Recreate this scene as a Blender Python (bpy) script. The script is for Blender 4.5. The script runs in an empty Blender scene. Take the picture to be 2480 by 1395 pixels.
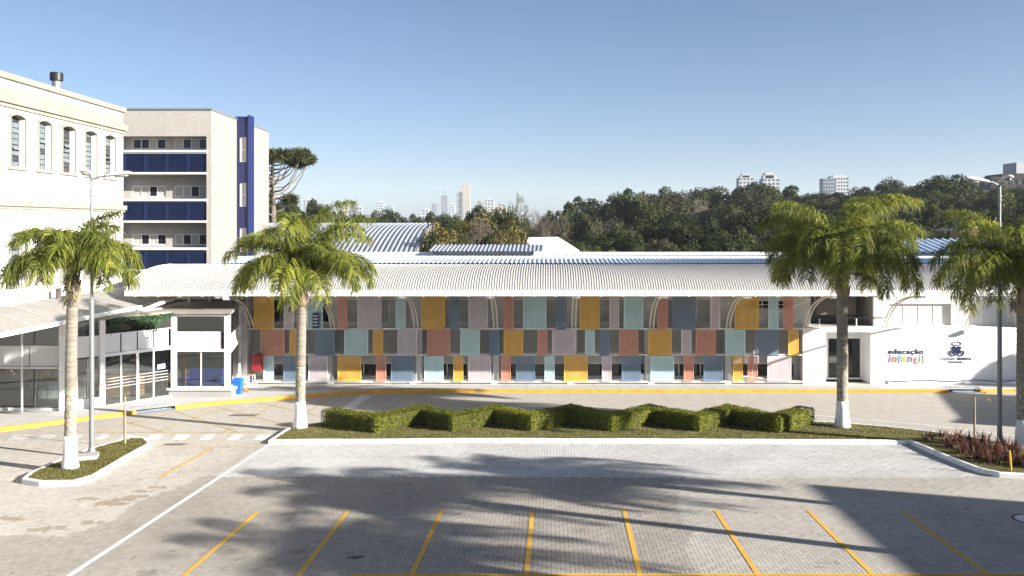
import bpy, bmesh, math, random
import numpy as np
from mathutils import Vector, Matrix

# ------------------------------------------------------------------ camera, world, sun, exposure
scene = bpy.context.scene
COL = scene.collection
CAMZ, F, VX, VY = 8.62, 2067.0, 1331.0, 542.0      # camera height, focal length and principal point of the 2480 px frame
cam_data = bpy.data.cameras.new('camera')
cam = bpy.data.objects.new('camera', cam_data)
COL.objects.link(cam)
cam.location = (0, 0, CAMZ)
cam.rotation_euler = (math.radians(90), 0, 0)
cam_data.sensor_width = 36.0
cam_data.lens = 36.0 * F / 2480.0
cam_data.shift_x = (1240.0 - VX) / 2480.0
cam_data.shift_y = (VY - 697.5) / 2480.0
cam_data.clip_start = 0.1
cam_data.clip_end = 20000
scene.camera = cam

SUN_EL = math.radians(19.2)
SUN_AZ = math.atan2(0.93, -0.365)                  # clockwise from +Y
world = bpy.data.worlds.new('World')
scene.world = world
world.use_nodes = True
wn = world.node_tree
wn.nodes.clear()
sky = wn.nodes.new('ShaderNodeTexSky')
sky.sky_type = 'NISHITA'
sky.sun_disc = False
sky.sun_elevation = SUN_EL
sky.sun_rotation = SUN_AZ
sky.altitude = 900
sky.air_density = 0.75
sky.dust_density = 2.0
sky.ozone_density = 2.6
bg = wn.nodes.new('ShaderNodeBackground')
bg.inputs['Strength'].default_value = 0.047
wo = wn.nodes.new('ShaderNodeOutputWorld')
wn.links.new(sky.outputs[0], bg.inputs[0])
wn.links.new(bg.outputs[0], wo.inputs[0])

sun_data = bpy.data.lights.new('sun', 'SUN')
sun_data.energy = 5.0
sun_data.angle = math.radians(0.53)
sun_data.color = (1.0, 0.945, 0.865)
sun = bpy.data.objects.new('sun', sun_data)
COL.objects.link(sun)
sun_dir = Vector((math.sin(SUN_AZ) * math.cos(SUN_EL), math.cos(SUN_AZ) * math.cos(SUN_EL), math.sin(SUN_EL)))
sun.rotation_euler = sun_dir.to_track_quat('Z', 'Y').to_euler()
sun.location = (60, -30, 60)

scene.view_settings.view_transform = 'Standard'
scene.view_settings.look = 'None'
scene.view_settings.exposure = 1.72
scene.view_settings.gamma = 1.0
scene.view_settings.use_curve_mapping = False
scene.render.engine = 'CYCLES'
scene.cycles.max_bounces = 6
scene.cycles.diffuse_bounces = 3
scene.cycles.glossy_bounces = 3
scene.cycles.transmission_bounces = 4
scene.cycles.transparent_max_bounces = 10
scene.cycles.caustics_reflective = False
scene.cycles.caustics_refractive = False
scene.cycles.use_denoising = True

random.seed(7)
RNG = np.random.default_rng(7)

# ------------------------------------------------------------------ geometry helpers
def gz(y):                                          # the yard falls gently towards the building
    return max(0.0, 1.65 - 0.03628 * y)

def G(px, py, dz=0.0):                              # a spot of the yard
    y = 14407.0 / (py - 617.0)
    return Vector(((px - VX) / F * y, y, gz(y) + dz))

def P(px, py, y):                                   # a spot at a given distance
    return Vector(((px - VX) / F * y, y, CAMZ - (py - VY) / F * y))

def XA(px, y): return (px - VX) / F * y
def ZA(py, y): return CAMZ - (py - VY) / F * y

def origin(o):
    v = Vector((0, 0, 0))
    while o is not None:
        v = v + o.location
        o = o.parent
    return v

class MB:
    def __init__(self): self.v = []; self.f = []
    def quad(self, a, b, c, d):
        n = len(self.v); self.v += [tuple(a), tuple(b), tuple(c), tuple(d)]; self.f.append((n, n+1, n+2, n+3)); return self
    def poly(self, pts):
        n = len(self.v); self.v += [tuple(p) for p in pts]; self.f.append(tuple(range(n, n+len(pts)))); return self
    def box(self, x0, x1, y0, y1, z0, z1):
        n = len(self.v)
        self.v += [(x0,y0,z0),(x1,y0,z0),(x1,y1,z0),(x0,y1,z0),(x0,y0,z1),(x1,y0,z1),(x1,y1,z1),(x0,y1,z1)]
        for q in ((0,3,2,1),(4,5,6,7),(0,1,5,4),(1,2,6,5),(2,3,7,6),(3,0,4,7)): self.f.append(tuple(n+i for i in q))
        return self
    def obox(self, c, u, v, w):                     # box from a centre and three half vectors
        c, u, v, w = Vector(c), Vector(u), Vector(v), Vector(w)
        n = len(self.v)
        for sz in (-1, 1):
            for sx, sy in ((-1,-1),(1,-1),(1,1),(-1,1)): self.v.append(tuple(c + sx*u + sy*v + sz*w))
        for q in ((0,3,2,1),(4,5,6,7),(0,1,5,4),(1,2,6,5),(2,3,7,6),(3,0,4,7)): self.f.append(tuple(n+i for i in q))
        return self
    def tube(self, pts, radii, seg=8, caps=True):
        pts = [Vector(p) for p in pts]
        if not hasattr(radii, '__len__'): radii = [radii] * len(pts)
        n0 = len(self.v); prev = None
        for i, p in enumerate(pts):
            t = (pts[min(i+1, len(pts)-1)] - pts[max(i-1, 0)]).normalized()
            if prev is None:
                a = Vector((0,0,1)) if abs(t.z) < .9 else Vector((1,0,0))
                u = t.cross(a).normalized()
            else:
                u = (prev - t * prev.dot(t)).normalized()
            prev = u; w = t.cross(u)
            for k in range(seg):
                an = 2*math.pi*k/seg
                self.v.append(tuple(p + radii[i]*(math.cos(an)*u + math.sin(an)*w)))
        for i in range(len(pts)-1):
            for k in range(seg):
                a = n0+i*seg+k; b = n0+i*seg+(k+1) % seg
                self.f.append((a, b, b+seg, a+seg))
        if caps:
            self.f.append(tuple(n0+k for k in range(seg))[::-1])
            self.f.append(tuple(n0+(len(pts)-1)*seg+k for k in range(seg)))
        return self
    def prism(self, pts, ext):                      # polygon swept along a vector
        pts = [Vector(p) for p in pts]; ext = Vector(ext); n = len(self.v); k = len(pts)
        self.v += [tuple(p) for p in pts] + [tuple(p + ext) for p in pts]
        self.f.append(tuple(range(n, n+k))[::-1]); self.f.append(tuple(range(n+k, n+2*k)))
        for i in range(k):
            j = (i+1) % k; self.f.append((n+i, n+j, n+k+j, n+k+i))
        return self
    def loft(self, rings, caps=True):
        n0 = len(self.v); k = len(rings[0])
        for r in rings: self.v += [tuple(p) for p in r]
        for i in range(len(rings)-1):
            for j in range(k):
                a = n0+i*k+j; b = n0+i*k+(j+1) % k
                self.f.append((a, b, b+k, a+k))
        if caps:
            self.f.append(tuple(n0+j for j in range(k))[::-1]); self.f.append(tuple(n0+(len(rings)-1)*k+j for j in range(k)))
        return self
    def mesh(self, name, m, off=(0,0,0), smooth=False):
        me = bpy.data.meshes.new(name)
        off = Vector(off)
        me.from_pydata([(x-off.x, y-off.y, z-off.z) for x, y, z in self.v], [], self.f)
        bm = bmesh.new(); bm.from_mesh(me); bmesh.ops.recalc_face_normals(bm, faces=bm.faces); bm.to_mesh(me); bm.free()
        if m: me.materials.append(m)
        if smooth: me.shade_smooth()
        return me
    def build(self, name, m, parent=None, smooth=False, loc=None):
        off = origin(parent) if parent is not None else (Vector(loc) if loc is not None else Vector((0,0,0)))
        o = bpy.data.objects.new(name, self.mesh(name, m, off, smooth))
        COL.objects.link(o)
        if parent is not None: o.parent = parent
        elif loc is not None: o.location = loc
        return o

def np_obj(name, verts, faces, m, parent=None, smooth=False, off=None):   # big meshes: faces an (n,k) int array
    me = bpy.data.meshes.new(name)
    verts = np.asarray(verts, dtype=np.float32)
    o3 = origin(parent) if (parent is not None and off is None) else Vector(off or (0,0,0))
    verts = verts - np.array(o3, dtype=np.float32)
    faces = np.asarray(faces, dtype=np.int32); k = faces.shape[1]; nf = len(faces)
    me.vertices.add(len(verts)); me.vertices.foreach_set('co', verts.ravel())
    me.loops.add(nf*k); me.loops.foreach_set('vertex_index', faces.ravel())
    me.polygons.add(nf); me.polygons.foreach_set('loop_start', np.arange(0, nf*k, k, dtype=np.int32))
    me.update(calc_edges=True)
    if m: me.materials.append(m)
    me.shade_smooth() if smooth else me.shade_flat()
    o = bpy.data.objects.new(name, me); COL.objects.link(o)
    if parent is not None: o.parent = parent
    return o

def tag(o, label=None, cat=None, group=None, kind=None):
    if label: o['label'] = label
    if cat: o['category'] = cat
    if group: o['group'] = group
    if kind: o['kind'] = kind
    return o

def thing(name, loc, label, cat, group=None, rz=0.0, scale=None):
    o = bpy.data.objects.new(name, None); COL.objects.link(o)
    o.empty_display_size = 0.3
    o.location = loc; o.rotation_euler = (0, 0, rz)
    if scale: o.scale = scale
    return tag(o, label, cat, group)

def inst(name, me, parent, loc=(0,0,0), rz=0.0, scale=(1,1,1), rot=None):  # an object sharing mesh data
    o = bpy.data.objects.new(name, me); COL.objects.link(o)
    o.parent = parent; o.location = loc; o.rotation_euler = rot or (0,0,rz); o.scale = scale
    return o

def inpoly(x, y, poly):
    x = np.asarray(x); y = np.asarray(y); r = np.zeros(x.shape, bool); n = len(poly)
    for i in range(n):
        x1, y1 = poly[i][0], poly[i][1]; x2, y2 = poly[(i+1) % n][0], poly[(i+1) % n][1]
        if y1 == y2: continue
        c = ((y1 > y) != (y2 > y)) & (x < (x2-x1)*(y-y1)/(y2-y1) + x1)
        r ^= c
    return r

# ------------------------------------------------------------------ materials (all procedural)
def nodes_of(name):
    m = bpy.data.materials.new(name); m.use_nodes = True
    nt = m.node_tree; nt.nodes.clear()
    return m, nt, nt.nodes.new('ShaderNodeOutputMaterial')

def add_noise(nt, scale, detail=4.0, rough=0.55, coord='Object', stretch=None):
    tc = nt.nodes.new('ShaderNodeTexCoord'); n = nt.nodes.new('ShaderNodeTexNoise')
    n.inputs['Scale'].default_value = scale; n.inputs['Detail'].default_value = detail; n.inputs['Roughness'].default_value = rough
    if stretch:
        mp = nt.nodes.new('ShaderNodeMapping'); mp.inputs['Scale'].default_value = stretch
        nt.links.new(tc.outputs[coord], mp.inputs[0]); nt.links.new(mp.outputs[0], n.inputs['Vector'])
    else:
        nt.links.new(tc.outputs[coord], n.inputs['Vector'])
    return n

def ramp(nt, src, lo, hi, c0, c1):
    r = nt.nodes.new('ShaderNodeValToRGB'); nt.links.new(src, r.inputs[0])
    r.color_ramp.elements[0].position = lo; r.color_ramp.elements[1].position = hi
    r.color_ramp.elements[0].color = (*c0, 1); r.color_ramp.elements[1].color = (*c1, 1)
    return r

def mulc(nt, a, b, fac=1.0, mode='MULTIPLY'):
    x = nt.nodes.new('ShaderNodeMix'); x.data_type = 'RGBA'; x.blend_type = mode
    x.inputs[0].default_value = fac
    for s, k in ((a, 6), (b, 7)):
        if isinstance(s, tuple): x.inputs[k].default_value = (*s, 1)
        else: nt.links.new(s, x.inputs[k])
    return x.outputs[2]

def mat(name, col, rough=0.7, var=0.12, scale=2.0, metal=0.0, spec=0.35, bump=0.0, bscale=40.0, streak=0.0, stretch=None, coat=0.0):
    m, nt, out = nodes_of(name)
    b = nt.nodes.new('ShaderNodeBsdfPrincipled')
    b.inputs['Roughness'].default_value = rough; b.inputs['Metallic'].default_value = metal
    b.inputs['Specular IOR Level'].default_value = spec
    if coat: b.inputs['Coat Weight'].default_value = coat
    n = add_noise(nt, scale, stretch=stretch)
    lo = tuple(c*(1-var) for c in col); hi = tuple(min(1.0, c*(1+var)) for c in col)
    c = ramp(nt, n.outputs[0], 0.3, 0.7, lo, hi).outputs[0]
    if streak:
        n2 = add_noise(nt, 1.3, detail=6, stretch=(3.0, 3.0, 0.12))
        c = mulc(nt, c, ramp(nt, n2.outputs[0], 0.35, 0.62, (1-streak,)*3, (1,1,1)).outputs[0])
    nt.links.new(c, b.inputs['Base Color'])
    if bump:
        n3 = add_noise(nt, bscale, detail=3); bp = nt.nodes.new('ShaderNodeBump')
        bp.inputs['Strength'].default_value = bump; bp.inputs['Distance'].default_value = 0.02
        nt.links.new(n3.outputs[0], bp.inputs['Height']); nt.links.new(bp.outputs[0], b.inputs['Normal'])
    nt.links.new(b.outputs[0], out.inputs[0])
    return m

def leaf_mat(name, c0, c1, trans=0.35, rough=0.55, c2=None, spec=0.3):
    m, nt, out = nodes_of(name)
    geo = nt.nodes.new('ShaderNodeNewGeometry'); oi = nt.nodes.new('ShaderNodeObjectInfo')
    c = ramp(nt, geo.outputs['Random Per Island'], 0.0, 1.0, c0, c1)
    if c2:
        e = c.color_ramp.elements.new(0.93); e.color = (*c1, 1); c.color_ramp.elements[2].color = (*c2, 1)
    rr = ramp(nt, oi.outputs['Random'], 0.0, 1.0, (0.62, 0.66, 0.64), (1.28, 1.22, 1.12)).outputs[0]
    col = mulc(nt, c.outputs[0], rr)
    b = nt.nodes.new('ShaderNodeBsdfPrincipled'); b.inputs['Roughness'].default_value = rough
    b.inputs['Specular IOR Level'].default_value = spec
    t = nt.nodes.new('ShaderNodeBsdfTranslucent'); mx = nt.nodes.new('ShaderNodeMixShader'); mx.inputs[0].default_value = trans
    nt.links.new(col, b.inputs['Base Color']); nt.links.new(col, t.inputs['Color'])
    nt.links.new(b.outputs[0], mx.inputs[1]); nt.links.new(t.outputs[0], mx.inputs[2]); nt.links.new(mx.outputs[0], out.inputs[0])
    return m

def glass_mat(name, tint=(0.75, 0.8, 0.8), refl=0.12, rough=0.02):
    m, nt, out = nodes_of(name)
    tr = nt.nodes.new('ShaderNodeBsdfTransparent'); tr.inputs[0].default_value = (*tint, 1)
    gl = nt.nodes.new('ShaderNodeBsdfGlossy'); gl.inputs['Roughness'].default_value = rough
    fr = nt.nodes.new('ShaderNodeFresnel'); fr.inputs[0].default_value = 1.52
    ad = nt.nodes.new('ShaderNodeMath'); ad.operation = 'ADD'; ad.use_clamp = True; ad.inputs[1].default_value = refl
    n = add_noise(nt, 0.6, detail=1); bp = nt.nodes.new('ShaderNodeBump'); bp.inputs['Strength'].default_value = 0.03; bp.inputs['Distance'].default_value = 0.05
    nt.links.new(n.outputs[0], bp.inputs['Height']); nt.links.new(bp.outputs[0], gl.inputs['Normal'])
    nt.links.new(fr.outputs[0], ad.inputs[0])
    mx = nt.nodes.new('ShaderNodeMixShader'); nt.links.new(ad.outputs[0], mx.inputs[0])
    nt.links.new(tr.outputs[0], mx.inputs[1]); nt.links.new(gl.outputs[0], mx.inputs[2]); nt.links.new(mx.outputs[0], out.inputs[0])
    return m

def screen_mat(name, col, open_=0.3):              # perforated sheet: the holes let through a share of what lies behind
    m, nt, out = nodes_of(name)
    b = nt.nodes.new('ShaderNodeBsdfPrincipled'); b.inputs['Roughness'].default_value = 0.55; b.inputs['Specular IOR Level'].default_value = 0.3
    n = add_noise(nt, 1.5); c = ramp(nt, n.outputs[0], 0.3, 0.7, tuple(x*0.93 for x in col), tuple(x*1.06 for x in col))
    n9 = add_noise(nt, 1.6, detail=6, stretch=(3.5, 3.5, 0.2)); cs = mulc(nt, c.outputs[0], ramp(nt, n9.outputs[0], 0.38, 0.6, (0.92, 0.915, 0.90), (1, 1, 1)).outputs[0])
    nt.links.new(cs, b.inputs['Base Color'])
    tr = nt.nodes.new('ShaderNodeBsdfTransparent'); mx = nt.nodes.new('ShaderNodeMixShader'); mx.inputs[0].default_value = open_
    nt.links.new(b.outputs[0], mx.inputs[1]); nt.links.new(tr.outputs[0], mx.inputs[2]); nt.links.new(mx.outputs[0], out.inputs[0])
    return m

def tile_mat(name, col, grout, bw, bh, axis='XZ', rough=0.45, bump=0.15, offset=0.0, var=0.06):
    m, nt, out = nodes_of(name)
    tc = nt.nodes.new('ShaderNodeTexCoord'); sp = nt.nodes.new('ShaderNodeSeparateXYZ'); cb = nt.nodes.new('ShaderNodeCombineXYZ')
    nt.links.new(tc.outputs['Object'], sp.inputs[0])
    nt.links.new(sp.outputs[axis[0]], cb.inputs[0]); nt.links.new(sp.outputs[axis[1]], cb.inputs[1])
    br = nt.nodes.new('ShaderNodeTexBrick'); br.offset = offset
    br.inputs['Scale'].default_value = 1.0; br.inputs['Brick Width'].default_value = bw; br.inputs['Row Height'].default_value = bh
    br.inputs['Mortar Size'].default_value = min(bw, bh)*0.06; br.inputs['Mortar Smooth'].default_value = 0.1
    br.inputs['Color1'].default_value = (*[c*(1-var) for c in col], 1); br.inputs['Color2'].default_value = (*[min(1, c*(1+var)) for c in col], 1)
    br.inputs['Mortar'].default_value = (*grout, 1)
    nt.links.new(cb.outputs[0], br.inputs['Vector'])
    n = add_noise(nt, 0.7, detail=5)
    c = mulc(nt, br.outputs['Color'], ramp(nt, n.outputs[0], 0.35, 0.7, (0.96, 0.955, 0.95), (1, 1, 1)).outputs[0])
    b = nt.nodes.new('ShaderNodeBsdfPrincipled'); b.inputs['Roughness'].default_value = rough; b.inputs['Specular IOR Level'].default_value = 0.35
    nt.links.new(c, b.inputs['Base Color'])
    bp = nt.nodes.new('ShaderNodeBump'); bp.inputs['Strength'].default_value = bump; bp.inputs['Distance'].default_value = 0.01; bp.invert = True
    nt.links.new(br.outputs['Fac'], bp.inputs['Height']); nt.links.new(bp.outputs[0], b.inputs['Normal'])
    nt.links.new(b.outputs[0], out.inputs[0])
    return m

def paint_mat(name, col, wear=0.25, under=(0.3, 0.26, 0.2), scale=9.0):   # road paint, worn through in flakes
    m, nt, out = nodes_of(name)
    n = add_noise(nt, scale, detail=8, rough=0.7)
    f = ramp(nt, n.outputs[0], 0.5 - 0.5*0.55 + wear*0.5, 0.56 - 0.5*0.55 + wear*0.5, (0,0,0), (1,1,1))
    n2 = add_noise(nt, 1.1, detail=3)
    c2 = ramp(nt, n2.outputs[0], 0.3, 0.7, tuple(c*0.85 for c in col), col).outputs[0]
    x = nt.nodes.new('ShaderNodeMix'); x.data_type = 'RGBA'; nt.links.new(f.outputs[0], x.inputs[0])
    x.inputs[6].default_value = (*under, 1); nt.links.new(c2, x.inputs[7])
    b = nt.nodes.new('ShaderNodeBsdfPrincipled'); b.inputs['Roughness'].default_value = 0.75; b.inputs['Specular IOR Level'].default_value = 0.2
    nt.links.new(x.outputs[2], b.inputs['Base Color']); nt.links.new(b.outputs[0], out.inputs[0])
    return m

def paver_mat(name, source):                        # tone per brick from an attribute (joined) or the object colour (single)
    m, nt, out = nodes_of(name)
    if source == 'object':
        c = nt.nodes.new('ShaderNodeObjectInfo').outputs['Color']
    else:
        a = nt.nodes.new('ShaderNodeAttribute'); a.attribute_name = 'tone'; c = a.outputs['Color']
    tc = nt.nodes.new('ShaderNodeNewGeometry')
    n = nt.nodes.new('ShaderNodeTexNoise'); n.inputs['Scale'].default_value = 0.45; n.inputs['Detail'].default_value = 5
    n2 = nt.nodes.new('ShaderNodeTexNoise'); n2.inputs['Scale'].default_value = 55; n2.inputs['Detail'].default_value = 3
    for q in (n, n2): nt.links.new(tc.outputs['Position'], q.inputs['Vector'])
    c = mulc(nt, c, ramp(nt, n.outputs[0], 0.3, 0.72, (0.86, 0.84, 0.82), (1.05, 1.04, 1.03)).outputs[0])
    c = mulc(nt, c, ramp(nt, n2.outputs[0], 0.3, 0.7, (0.86, 0.86, 0.86), (1.08, 1.08, 1.08)).outputs[0])
    b = nt.nodes.new('ShaderNodeBsdfPrincipled'); b.inputs['Roughness'].default_value = 0.85; b.inputs['Specular IOR Level'].default_value = 0.2
    bp = nt.nodes.new('ShaderNodeBump'); bp.inputs['Strength'].default_value = 0.25; bp.inputs['Distance'].default_value = 0.01
    nt.links.new(n2.outputs[0], bp.inputs['Height']); nt.links.new(bp.outputs[0], b.inputs['Normal'])
    nt.links.new(c, b.inputs['Base Color']); nt.links.new(b.outputs[0], out.inputs[0])
    return m

M = {}
M['white_wall'] = mat('white_wall_paint', (0.80, 0.80, 0.79), 0.75, 0.03, 0.8, streak=0.05, bump=0.05)
M['old_white'] = mat('old_white_render', (0.78, 0.775, 0.755), 0.8, 0.04, 0.6, streak=0.08, bump=0.1, bscale=25)
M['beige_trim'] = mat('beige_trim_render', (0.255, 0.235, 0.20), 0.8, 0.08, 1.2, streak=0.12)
M['grey_upper'] = mat('warm_grey_render', (0.70, 0.675, 0.635), 0.8, 0.05, 1.0, streak=0.08)
M['grey_mid'] = mat('dark_grey_render', (0.35, 0.34, 0.325), 0.8, 0.06, 1.0)
M['grey_low'] = mat('pale_grey_render', (0.50, 0.49, 0.48), 0.8, 0.06, 1.0, streak=0.1)
M['white_metal'] = mat('white_painted_metal', (0.78, 0.77, 0.75), 0.45, 0.03, 2.0, spec=0.45)
M['cream_metal'] = mat('cream_painted_steel', (0.66, 0.62, 0.53), 0.5, 0.06, 2.0)
M['sheet'] = mat('white_roof_sheet', (0.37, 0.36, 0.338), 0.6, 0.07, 0.5, metal=0.0, spec=0.25, streak=0.1)
M['awning_sheet'] = mat('awning_sheet', (0.255, 0.243, 0.222), 0.6, 0.08, 0.5, spec=0.2, streak=0.1)
M['blue_sheet'] = mat('blue_grey_roof_sheet', (0.40, 0.48, 0.60), 0.4, 0.18, 0.35, metal=0.1, spec=0.5)
M['galv_sheet'] = mat('weathered_metal_roof_sheet', (0.33, 0.35, 0.39), 0.4, 0.12, 0.3, metal=0.3, streak=0.1)
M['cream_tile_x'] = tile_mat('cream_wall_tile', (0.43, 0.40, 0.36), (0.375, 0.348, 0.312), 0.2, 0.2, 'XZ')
M['cream_tile_y'] = tile_mat('cream_wall_tile_side_dimmed', (0.275, 0.262, 0.243), (0.235, 0.224, 0.208), 0.2, 0.2, 'YZ')  # same tile as the front, colour darkened against the strong sun on this side
M['blue_tile'] = tile_mat('cobalt_wall_tile', (0.010, 0.018, 0.085), (0.010, 0.015, 0.055), 0.2, 0.2, 'YZ')
M['blue_tile_x'] = tile_mat('cobalt_wall_tile_front', (0.020, 0.024, 0.085), (0.015, 0.02, 0.06), 0.2, 0.2, 'XZ')
M['navy_louvre'] = mat('navy_metal_louvre', (0.018, 0.031, 0.090), 0.45, 0.1, 1.5)
M['grey_metal'] = mat('galvanised_steel', (0.21, 0.22, 0.23), 0.5, 0.1, 4.0, metal=0.4)
M['lamp_plastic'] = mat('pale_lamp_housing', (0.55, 0.55, 0.53), 0.5, 0.1, 6.0)
M['lamp_glass'] = mat('lamp_lens', (0.22, 0.22, 0.2), 0.15, 0.1, 3.0, spec=0.6)
M['black_metal'] = mat('black_metal', (0.015, 0.015, 0.017), 0.45, 0.2, 4.0)
M['glass'] = glass_mat('shop_glass', (0.82, 0.86, 0.86), 0.05)
M['glass_dark'] = mat('dark_window_glass', (0.014, 0.015, 0.017), 0.06, 0.2, 0.8, spec=0.6)
M['glass_blue'] = mat('window_glass_sky', (0.10, 0.125, 0.14), 0.08, 0.3, 0.7, spec=0.7)
M['blind'] = mat('window_blind_behind_glass', (0.44, 0.42, 0.385), 0.25, 0.08, 0.7, spec=0.5)
M['blind_lit'] = mat('window_blind_sunlit_tone', (0.62, 0.62, 0.60), 0.3, 0.05, 0.7)  # lighter copy of the blind, with the sunlight put into its colour
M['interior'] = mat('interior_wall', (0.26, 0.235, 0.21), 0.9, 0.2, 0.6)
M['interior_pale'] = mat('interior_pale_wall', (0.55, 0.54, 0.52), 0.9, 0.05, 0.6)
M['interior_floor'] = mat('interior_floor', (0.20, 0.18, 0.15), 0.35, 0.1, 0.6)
M['wood'] = mat('varnished_wood', (0.33, 0.18, 0.085), 0.5, 0.25, 5.0, stretch=(1, 1, 8))
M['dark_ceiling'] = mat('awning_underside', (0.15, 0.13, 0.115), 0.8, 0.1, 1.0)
M['concrete'] = mat('sidewalk_concrete', (0.33, 0.325, 0.315), 0.85, 0.12, 0.7, bump=0.1)
M['kerb_white'] = mat('white_kerb_paint', (0.74, 0.74, 0.73), 0.8, 0.05, 1.5, streak=0.14, bump=0.25, bscale=18)
M['kerb_yellow'] = mat('yellow_kerb_paint', (0.60, 0.31, 0.03), 0.8, 0.14, 2.5, bump=0.25, bscale=18)
M['ramp_blue'] = mat('blue_ramp_paint', (0.24, 0.30, 0.38), 0.8, 0.15, 3.0)
M['joint'] = mat('paver_joint_sand', (0.055, 0.047, 0.038), 0.95, 0.3, 3.0)
M['earth'] = mat('dry_earth', (0.15, 0.12, 0.07), 0.95, 0.25, 2.0, bump=0.3, bscale=20)
M['turf'] = mat('short_turf', (0.125, 0.115, 0.035), 0.95, 0.4, 1.6, bump=0.4, bscale=60)
M['ground'] = mat('dull_ground', (0.10, 0.10, 0.055), 0.95, 0.35, 0.02)
M['white_paint'] = paint_mat('white_road_paint', (0.66, 0.66, 0.645), 0.24)
M['yellow_paint'] = paint_mat('yellow_road_paint', (0.62, 0.36, 0.06), 0.26)
M['yellow_worn'] = paint_mat('worn_yellow_road_paint', (0.50, 0.36, 0.13), 0.42, (0.33, 0.28, 0.21), 5.0)
M['pale_paint'] = paint_mat('thin_white_road_paint', (0.55, 0.54, 0.51), 0.30, (0.36, 0.32, 0.27), 5.0)
M['red'] = mat('red_enamel', (0.26, 0.010, 0.013), 0.4, 0.1, 3.0)
M['bin_blue'] = mat('blue_bin_plastic', (0.02, 0.13, 0.52), 0.45, 0.08, 4.0)
M['orange'] = mat('orange_cone_plastic', (0.75, 0.13, 0.02), 0.5, 0.08, 4.0)
M['navy_text'] = mat('navy_lettering', (0.012, 0.02, 0.085), 0.5, 0.05, 3.0)
M['bark'] = mat('grey_brown_bark', (0.15, 0.125, 0.10), 0.95, 0.35, 5.0, bump=0.5, bscale=15)
M['palm_bark'] = mat('ringed_palm_bark', (0.20, 0.178, 0.145), 0.95, 0.3, 3.0, bump=0.5, bscale=14, stretch=(0.6, 0.6, 5.0))
M['lichen_bark'] = mat('lichen_spotted_palm_bark', (0.25, 0.235, 0.185), 0.95, 0.45, 9.0, bump=0.4, bscale=20)
M['palm_boot'] = mat('fibrous_leaf_base', (0.27, 0.205, 0.14), 0.9, 0.4, 6.0, stretch=(3, 3, 0.6), bump=0.4)
M['limewash'] = mat('limewash', (0.78, 0.78, 0.77), 0.85, 0.05, 3.0, streak=0.14, bump=0.2, bscale=12)
M['rachis'] = mat('palm_leaf_stalk', (0.20, 0.21, 0.055), 0.6, 0.2, 3.0)
M['stake'] = mat('wood_stake', (0.36, 0.27, 0.17), 0.85, 0.2, 6.0)
M['yellow_post'] = mat('yellow_post_paint', (0.72, 0.42, 0.03), 0.6, 0.1, 5.0)
M['rust'] = mat('rusty_iron', (0.10, 0.085, 0.075), 0.8, 0.3, 6.0)
M['person_blue'] = mat('blue_jacket_cloth', (0.03, 0.08, 0.33), 0.9, 0.1, 6.0)
M['dark_cloth'] = mat('dark_trouser_cloth', (0.02, 0.02, 0.025), 0.9, 0.1, 6.0)
M['skin'] = mat('skin', (0.42, 0.26, 0.19), 0.6, 0.05, 6.0)
M['hair'] = mat('dark_hair', (0.02, 0.014, 0.01), 0.6, 0.1, 6.0)
PALETTE = {'mustard': (0.78, 0.44, 0.085), 'lilac': (0.62, 0.555, 0.58), 'light blue': (0.51, 0.72, 0.76),
           'terracotta': (0.61, 0.28, 0.20), 'slate blue': (0.155, 0.22, 0.30)}
for k, c in PALETTE.items():
    M['screen ' + k] = screen_mat(k.replace(' ', '_') + '_screen', c, 0.25 if k != 'slate blue' else 0.22)
    M['edge ' + k] = mat(k.replace(' ', '_') + '_edge', tuple(min(0.8, x*1.18) for x in c), 0.5, 0.05)
M['palm_leaf'] = leaf_mat('palm_leaflet', (0.048, 0.074, 0.011), (0.29, 0.32, 0.055), 0.45, 0.55, (0.42, 0.37, 0.10), 0.3)
M['palm_leaf2'] = leaf_mat('palm_leaflet_bright', (0.050, 0.078, 0.011), (0.31, 0.335, 0.055), 0.45, 0.55, (0.48, 0.41, 0.08), 0.3)
M['hedge'] = leaf_mat('hedge_leaf', (0.085, 0.105, 0.012), (0.25, 0.262, 0.036), 0.3, spec=0.15)
M['hedge_core'] = mat('hedge_twigs', (0.035, 0.035, 0.012), 0.95, 0.3, 9.0)
M['leaf_dark'] = leaf_mat('dark_green_leaf', (0.014, 0.022, 0.008), (0.062, 0.078, 0.028), 0.22, spec=0.06)
M['leaf_mid'] = leaf_mat('olive_green_leaf', (0.026, 0.035, 0.012), (0.10, 0.115, 0.040), 0.22, spec=0.06)
M['leaf_dull'] = leaf_mat('dull_brown_green_leaf', (0.034, 0.033, 0.018), (0.105, 0.096, 0.056), 0.2, spec=0.06)
M['leaf_autumn'] = leaf_mat('autumn_leaf', (0.045, 0.050, 0.013), (0.15, 0.125, 0.035), 0.3, 0.6, (0.36, 0.22, 0.04))
M['leaf_pine'] = leaf_mat('araucaria_needle', (0.022, 0.032, 0.010), (0.085, 0.090, 0.028), 0.15)
M['leaf_red'] = leaf_mat('red_brown_blade', (0.06, 0.022, 0.016), (0.20, 0.085, 0.06), 0.25)
M['grass_blade'] = leaf_mat('grass_blade', (0.075, 0.080, 0.015), (0.22, 0.19, 0.06), 0.3)
M['ivy'] = leaf_mat('hanging_ivy_leaf', (0.02, 0.05, 0.018), (0.08, 0.17, 0.07), 0.25)
M['yellow_leaf'] = leaf_mat('yellow_green_leaf', (0.35, 0.30, 0.03), (0.5, 0.42, 0.05), 0.4)
M['twig'] = mat('bare_twig', (0.12, 0.10, 0.08), 0.95, 0.3, 4.0)
M['twig_dark'] = mat('dark_bare_twig', (0.085, 0.072, 0.058), 0.95, 0.3, 4.0)

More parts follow.
